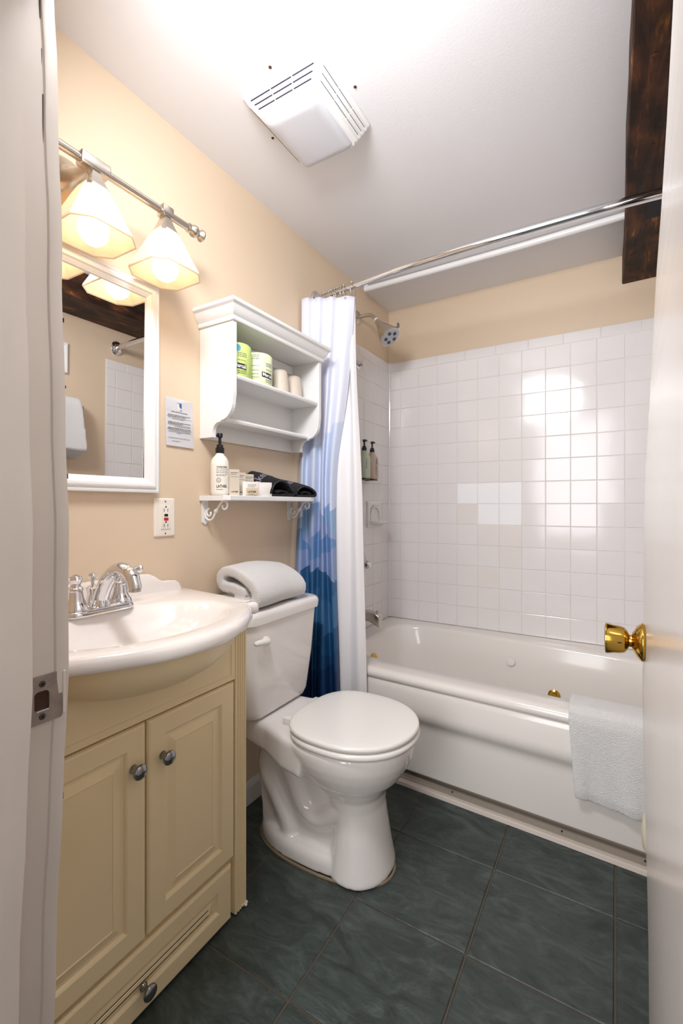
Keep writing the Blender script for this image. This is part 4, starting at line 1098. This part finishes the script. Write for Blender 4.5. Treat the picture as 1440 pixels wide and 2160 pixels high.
# ------------------------------------------------------------------ shelf below with brackets
shf = thing('wall_shelf', 'white painted wall shelf on scrolled iron brackets below the cabinet', 'wall shelf', (0, 1.24, 1.085))
bm = BM(); pts = [(.001, 1.0), (.105, 1.0), (.124, 1.012), (.124, 1.44), (.118, 1.466), (.001, 1.484)]
loft(bm, [[Vector((x - (.002 if x > .01 and e else 0), y, z)) for x, y in pts] for z, e in ((1.0765, 1), (1.0785, 0), (1.0905, 0), (1.0925, 1))])
obj('shelf_board', bm, M['wh'], shf)
def spiral(cx, cz, r0, r1, a0, a1, n):
    return [(cx + (r0 + (r1 - r0) * k / n) * math.cos(a0 + (a1 - a0) * k / n), cz + (r0 + (r1 - r0) * k / n) * math.sin(a0 + (a1 - a0) * k / n)) for k in range(n + 1)]
for y in (1.021, 1.459):
    bm = BM(); prism(bm, [(y - .0125, 1.010), (y - .010, 1.006), (y - .005, 1.004), (y, 1.0), (y + .005, 1.004), (y + .010, 1.006), (y + .0125, 1.010), (y + .0125, 1.0765), (y - .0125, 1.0765)], lambda u, v, h: Vector((h, u, v)), .0008, .0045); bk = obj('bracket', bm, M['wh'], shf)
    s1 = spiral(.026, 1.036, .006, .0155, PI * .9, PI * -1 + PI * 2.7, 16)
    pth = spiral(.024, 1.037, .005, .0150, PI * 2.2, PI * .5, 12) + spiral(.024, 1.034, .018, .020, PI * .55, PI * 1.85, 10) + [(.054, 1.045), (.062, 1.055), (.070, 1.064)] + spiral(.088, 1.061, .016, .014, PI * .8, PI * .0, 6) + spiral(.088, 1.060, .013, .006, -PI * .1, -PI * 1.1, 9)
    bm = BM(); tube(bm, [(a, y, b) for a, b in pth], .0033, 8); tube(bm, [(.046, y, 1.037), (.053, y, 1.044), (.061, y, 1.053)], [.002, .0075, .002], 8); obj('scroll', bm, M['wh'], bk, smooth=1)
    for z in (1.066, 1.016):
        bm = BM(); sphere(bm, (.0046, y + (.003 if z > 1.05 else 0), z), .0022, 10); obj('screw', bm, M['nickel'], bk, smooth=1)

ZS_ = 1.0926
# moisturizer
bx, by = .056, 1.034
mo = thing('lotion_bottle', 'cream lotion pump bottle with black pump on the wall shelf', 'bottle', (bx, by, ZS_))
bm = BM(); lathe(bm, [(.018, 0), (.024, .001), (.0275, .006), (.0282, .012), (.0282, .098), (.0270, .108), (.022, .118), (.0145, .126), (.0125, .129), (.0120, .134)], (bx, by, ZS_ + .0002), (0, 0, 1), 44); obj('bottle', bm, M['bottle'], mo, smooth=.8)
pump(mo, bx, by, ZS_ + .133, 1.05, -2.4)
def BMp(u, v):
    a = -.70 + u / .0284; return Vector((bx + .0286 * math.cos(a), by + .0286 * math.sin(a), ZS_ + v))
bm = BM(); text(bm, 'LATHER.', .0125, BMp, .0003, ox=-.013, oy=.024, width=.035); text(bm, 'moisturizer', .0085, BMp, .0002, ox=-.012, oy=.086, width=.034); bars(bm, BMp, -.013, .010, .017, .0022, word=(1, 2)); obj('lettering', bm, M['inkd'], mo)
bm = BM()
for v, u1 in ((.081, .027), (.075, .024), (.070, .026), (.064, .024), (.060, .016)): bars(bm, BMp, -.013, u1, v, .0016)
disc(bm, BMp, -.006, .047, .0075, .0066); disc(bm, BMp, -.006, .047, .0055, .0049); bars(bm, BMp, -.009, -.003, .046, .0014); obj('fine_print', bm, M['ink'], mo)
# cartons
def carton(x, y, w, h, ang, label):
    t = thing('toiletry_carton', label, 'carton', (x, y, ZS_), ang, 'slim beige toiletry cartons on the shelf')
    bm = BM(); box(bm, -.011, .011, -w / 2, w / 2, .0003, h, .0008, 1); obj('box', bm, M['box'], t, local=True)
    q = lambda u, v: Vector((.0114, u, v))
    bm = BM(); text(bm, 'LATHER', .0065, q, .0002, align='CENTER', oy=.010, width=w * .68); obj('lettering', bm, M['inkd'], t, local=True)
    bm = BM(); bars(bm, q, -w * .4, w * .38, h - .011, .0018); bars(bm, q, -w * .4, w * .2, h - .016, .0014); bars(bm, q, -w * .4, w * .4, h - .024, .0012); obj('fine_print', bm, M['ink'], t, local=True)
carton(.080, 1.068, .034, .083, -.38, 'slim beige carton right beside the lotion bottle')
carton(.050, 1.128, .036, .078, -.33, 'slim beige carton second from the lotion bottle')
carton(.040, 1.178, .036, .076, -.30, 'slim beige carton farthest from the lotion bottle, by dark cloths')
# soap sachets
def sachet(x, y, ang, w, h, label, front):
    t = thing('soap_sachet', label, 'soap sachet', (x, y, ZS_), ang, 'white soap sachets on the shelf')
    bm = BM(); rings = []
    for k in range(7):
        v = k / 6; b = .0012 + .0055 * math.sin(PI * min(1, v * 1.15)) ** .6 if v < .87 else .0008
        rings.append([Vector((xx, yy, .0004 + v * h)) for xx, yy in ((-b, -w / 2 * .5), (0, -w / 2), (b, -w / 2 * .6), (b, w / 2 * .6), (0, w / 2), (-b, w / 2 * .5))])
    loft(bm, rings); obj('pouch', bm, M['sachet'], t, smooth=.5, local=True)
    q = lambda u, v: Vector((.0074, u, v))
    if front:
        bm = BM(); loft(bm, [[Vector((.0066, a, b)) for a, b in ((-w * .34, .004), (w * .34, .004), (w * .34, h * .55), (-w * .34, h * .55))], [Vector((.0072, a, b)) for a, b in ((-w * .34, .004), (w * .34, .004), (w * .34, h * .55), (-w * .34, h * .55))]]); obj('soap_band', bm, M['soap'], t, local=True)
        bm = BM(); text(bm, 'LATHER', .009, q, .0003, align='CENTER', oy=.010, width=w * .52); obj('lettering', bm, M['inkd'], t, local=True)
        bm = BM(); bars(bm, q, -w * .25, w * .25, h * .76, .0016); bars(bm, q, -w * .25, w * .15, h * .64, .0013); bars(bm, q, -w * .2, w * .1, .005, .0015); obj('fine_print', bm, M['ink'], t, local=True)
sachet(.098, 1.196, -.5, .056, .047, 'white soap sachet at the back, partly hidden by the front one', False)
sachet(.108, 1.120, -.42, .058, .046, 'front white soap sachet showing a beige band and dark lettering', True)

# dark makeup cloths
def cloths(y0, y1, zt, label, txt, xa, xb, seed):
    w = y1 - y0
    t = thing('makeup_cloth', label, 'cloth', ((xa + xb) / 2, (y0 + y1) / 2, ZS_), group='folded dark makeup cloths on the shelf')
    z0 = ZS_ + .0065
    path = spline([(y0 + .30 * w, z0 + .012, 0), (y0 + .55 * w, z0 + .020, 0), (y0 + .78 * w, z0 + .010, 0), (y0 + .50 * w, z0 + .001, 0), (y0 + .1 * w, z0, 0)], 6)
    top = spline([(y0 + .08 * w, z0 + .0005, 0), (y0 + .5 * w, z0, 0), (y0 + .93 * w, z0 + .001, 0), (y0 + .985 * w, z0 + .014, 0), (y0 + .90 * w, z0 + .028, 0), (y0 + .66 * w, z0 + (zt - z0) * .82, 0), (y0 + .38 * w, zt - .004, 0), (y0 + .16 * w, z0 + (zt - z0) * .72, 0), (y0 + .04 * w, z0 + .022, 0), (y0 + .02 * w, z0 + .008, 0)], 6)
    bm = BM()
    def fm_(u, v, h):
        k = (h - xa) / (xb - xa)
        return Vector((h, u + .004 * math.sin(h * 60 + seed) - .035 * (1 - k) * (1 if seed == 0 else .3), ZS_ + (v - ZS_) * (1.14 - .40 * max(0, k) ** 1.2)))
    hs = [xa + (xb - xa) * i / 5 for i in range(6)]
    strip_solid(bm, [(p.x, p.y) for p in top], .011, fm_, 0, 0, hs=hs)
    strip_solid(bm, [(p.x, p.y) for p in path], .008, fm_, 0, 0, hs=hs[:-1] + [xb - .006])
    obj('folded_cloth', bm, M['navy'], t, smooth=.9)
    bm = BM(); tube(bm, [fm_(p.x, p.y, xb + .0005) for p in top[22:48]], .0022, 6); obj('hem', bm, M['navyhem'], t, smooth=1)
    if txt:
        ts = top
        # run the embroidery across the top surface
        def surf(s):
            # s 0..1 across from left to right of the mound
            i = 54 - s * 34; a = int(max(0, min(len(ts) - 2, i))); f_ = i - a; return ts[a] + (ts[a + 1] - ts[a]) * f_
        def EM(u, v):
            s = .30 + u / w; p = surf(min(1, max(0, s))); tn = (surf(min(1, s + .02)) - surf(max(0, s - .02))).normalized(); nn = Vector((-tn.y, tn.x, 0))
            if nn.y < 0: nn = -nn
            p = p + nn * .0068
            x = xa + (xb - xa) * .62 - v * 1.0
            return fm_(p.x, p.y, x) + Vector((0, 0, .0006))
        bm = BM(); text(bm, txt, .040, EM, .0004, ox=-.03 * w / .15, oy=.0, width=w * .56); obj('embroidery', bm, M['embroid'], t)
cloths(1.212, 1.350, 1.172, 'larger folded black makeup cloth next to the soap sachets', 'makeup', .012, .112, 0)
cloths(1.352, 1.482, 1.152, 'folded black makeup cloth at the curtain end of the shelf', 'makeup', .016, .117, 2)

# ------------------------------------------------------------------ ceiling fan vent
FX0, FX1, FY0, FY1 = .245, .507, .930, 1.198
fan = thing('exhaust_fan', 'white ceiling exhaust fan with louvred sides and light lens', 'exhaust fan', (.376, 1.064, ZC))
LX0, LX1, LY0, LY1 = .285, .455, .978, 1.182
def fr(k, z, e=0): # interpolated square from ceiling plate to lens rim
    a = lambda p, q: p + (q - p) * k
    return [Vector((x, y, z)) for x, y in rrect(a(FX0, LX0 - .006) - e, a(FX1, LX1 + .006) + e, a(FY0, LY0 - .008) - e, a(FY1, LY1 + .006) + e, .010, 3)]
bm = BM(); rings = [fr(0, ZC), fr(0, ZC - .004), fr(.10, ZC - .0075)]
for k in range(4):
    t0 = .16 + k * .205
    rings += [fr(t0, ZC - .008 - k * .0085), fr(t0 + .03, ZC - .0145 - k * .0085), fr(t0 + .15, ZC - .0165 - k * .0085)]
rings += [fr(.97, ZC - .044), fr(1.0, ZC - .046)]
loft(bm, rings); obj('grille', bm, M['fanp'], fan, smooth=.5)
bm = BM()
for k in range(3):
    t0 = .27 + k * .205; z = ZC - .0156 - k * .0085
    q = fr(t0, z); x0 = min(p.x for p in q); x1 = max(p.x for p in q); y0 = min(p.y for p in q); y1 = max(p.y for p in q)
    for i in range(3):
        a, b = x0 + .014 + (x1 - x0 - .028) * i / 3 + .002, x0 + .014 + (x1 - x0 - .028) * (i + 1) / 3 - .002
        box(bm, a, b, y0 - .0013, y0 + .0013, z - .0012, z + .002); box(bm, a, b, y1 - .001, y1 + .001, z - .0012, z + .002)
        a, b = y0 + .016 + (y1 - y0 - .032) * i / 3 + .002, y0 + .016 + (y1 - y0 - .032) * (i + 1) / 3 - .002
        for xx in (x0, x1):
            box(bm, xx - .0022, xx - .0013, a, b, z - .0008, z + .002); box(bm, xx + .0010, xx + .0019, a, b, z - .0008, z + .002)
obj('louvre_slots', bm, mat('dark_slot', (44, 42, 66), .7), fan)
bm = BM(); loft(bm, [[Vector((x, y, z)) for x, y in rrect(LX0 + i, LX1 - i, LY0 + i, LY1 - i, .016, 5)] for i, z in ((0, ZC - .045), (0, ZC - .052), (.004, ZC - .058), (.012, ZC - .062), (.024, ZC - .0635))]); obj('light_lens', bm, M['lens'], fan, smooth=.6)
for (x, y, lb) in ((.367, .906, 'rusty screw in the ceiling before the fan near doorway'), (.527, 1.066, 'rusty screw in the ceiling right of the fan'), (.228, 1.085, 'rusty screw in the ceiling left of the fan')):
    bm = BM(); lathe(bm, [(.0042, 0), (.0042, .001), (.002, .0025), (.001, .003)], (0, 0, 0), (0, 0, -1), 12); o = obj('screw', bm, M['rust'], smooth=.6); o.location = (x, y, ZC); tag(o, lb, 'screw', 'screws around the fan')

# ------------------------------------------------------------------ towel over tub edge
bm = BM()
def ty(X): return yf(X)
sec = [(.006, .185), (-.013, .172), (-.020, .20), (-.021, .28), (-.023, .36), (-.024, .405), (-.018, .432), (.004, .447), (.05, .449), (.095, .446), (.122, .435), (.132, .40), (.137, .34), (.142, .28), (.128, .28), (.120, .34), (.112, .40), (.098, .4245), (.05, .4265), (.008, .4265), (-.0065, .412), (-.0075, .36), (-.006, .28), (-.006, .20)]
rings = []
for i in range(25):
    X = 1.002 + i * (1.335 - 1.002) / 24
    e = 0.0 if 0 < i < 24 else .006
    wv = .006 * math.sin(X * 42) + .003 * math.sin(X * 90 + 1)
    r = []
    for o_, z in sec:
        k = max(0, (.41 - z) / .24)
        sag = -.010 * math.sin((X - 1.0) * 9) * k - .018 * max(0, 1.05 - X) * 0
        r.append(Vector((X + .018 * k * (1 if i < 3 else .6), ty(X) + o_ + (wv * k * (1 if o_ < .03 else .3) - .004 * k if o_ < .03 else 0), z + sag if z < .40 else z)))
    rings.append(r)
loft(bm, rings)
tt = obj('bath_mat_towel', bm, M['towel'], origin=(1.16, 1.6, .43), smooth=3)
remesh(tt, .0045, 5, .5)
tag(tt, 'white bath towel draped over the tub edge beside the open door', 'towel')

# ------------------------------------------------------------------ right wall things seen in the mirror
tbar = thing('towel_bar', 'chrome towel bar on the right wall seen in the mirror', 'towel bar', (XR, 1.15, 1.55))
bm = BM(); tube(bm, [(XR - .06, .93, 1.555), (XR - .06, 1.385, 1.555)], .008, 12); obj('bar', bm, M['chrome'], tbar, smooth=1)
for y in (.945, 1.375):
    bm = BM(); box(bm, XR - .07, XR, y - .012, y + .012, 1.540, 1.572, .003, 1); obj('post', bm, M['chrome'], tbar)
bm = BM()
hs = [1.0, 1.01, 1.07, 1.14, 1.22, 1.29, 1.345, 1.352]
fmx = lambda u, v, h: Vector((XR - u + .003 * math.sin(h * 35 + v * 9), h + (1.60 - v) * .10 * ((h - 1.0) / .35), v))
strip_solid(bm, [(p.x, p.y) for p in spline([(.022, 1.33, 0), (.026, 1.5, 0), (.032, 1.565, 0), (.060, 1.590, 0), (.088, 1.565, 0), (.096, 1.5, 0), (.108, 1.33, 0)], 6)], .036, fmx, 0, 0, hs=hs)
strip_solid(bm, [(.03, 1.30), (.034, 1.42)], .03, fmx, 0, 0, hs=hs[:-1]); strip_solid(bm, [(.078, 1.31), (.076, 1.42)], .024, fmx, 0, 0, hs=hs[:-1])
bt_ = obj('bath_towel', bm, M['towel'], origin=(XR - .06, 1.17, 1.56), smooth=3); remesh(bt_, .006, 5, .5)
tag(bt_, 'thick white bath towel on the bar seen in the mirror', 'towel')
pl_ = thing('framed_sign', 'small white framed sign on right wall at the mirror edge', 'sign', (XR, 1.25, 1.82))
bm = BM(); loft(bm, [[Vector((XR - x, a, b)) for a, b in ((1.19 + i, 1.74 + i), (1.328 - i, 1.74 + i), (1.328 - i, 1.90 - i), (1.19 + i, 1.90 - i))] for i, x in ((0, .001), (0, .014), (.004, .016), (.012, .014), (.014, .010))], cap1=False); obj('frame', bm, M['wh'], pl_)
bm = BM(); box(bm, XR - .011, XR - .009, 1.203, 1.315, 1.753, 1.887); obj('panel', bm, M['paper'], pl_)
# free-standing paper holder behind the door
ph = thing('paper_stand', 'cream rounded roll just showing behind the open door edge near the floor', 'toilet paper stand', (1.238, 1.30, 0))
bm = BM(); lathe(bm, [(.045, 0.0006), (.045, .008), (.02, .014), (.006, .018), (.006, .235)], (1.240, 1.30, 0), (0, 0, 1), 28); obj('stand', bm, M['nickel'], ph, smooth=.6)
bm = BM(); lathe(bm, [(.018, .236), (.050, .236), (.057, .250), (.060, .285), (.057, .318), (.050, .334), (.018, .334)], (1.238, 1.30, 0), (0, 0, 1), 36); obj('paper_roll', bm, M['rope'], ph, smooth=.8)
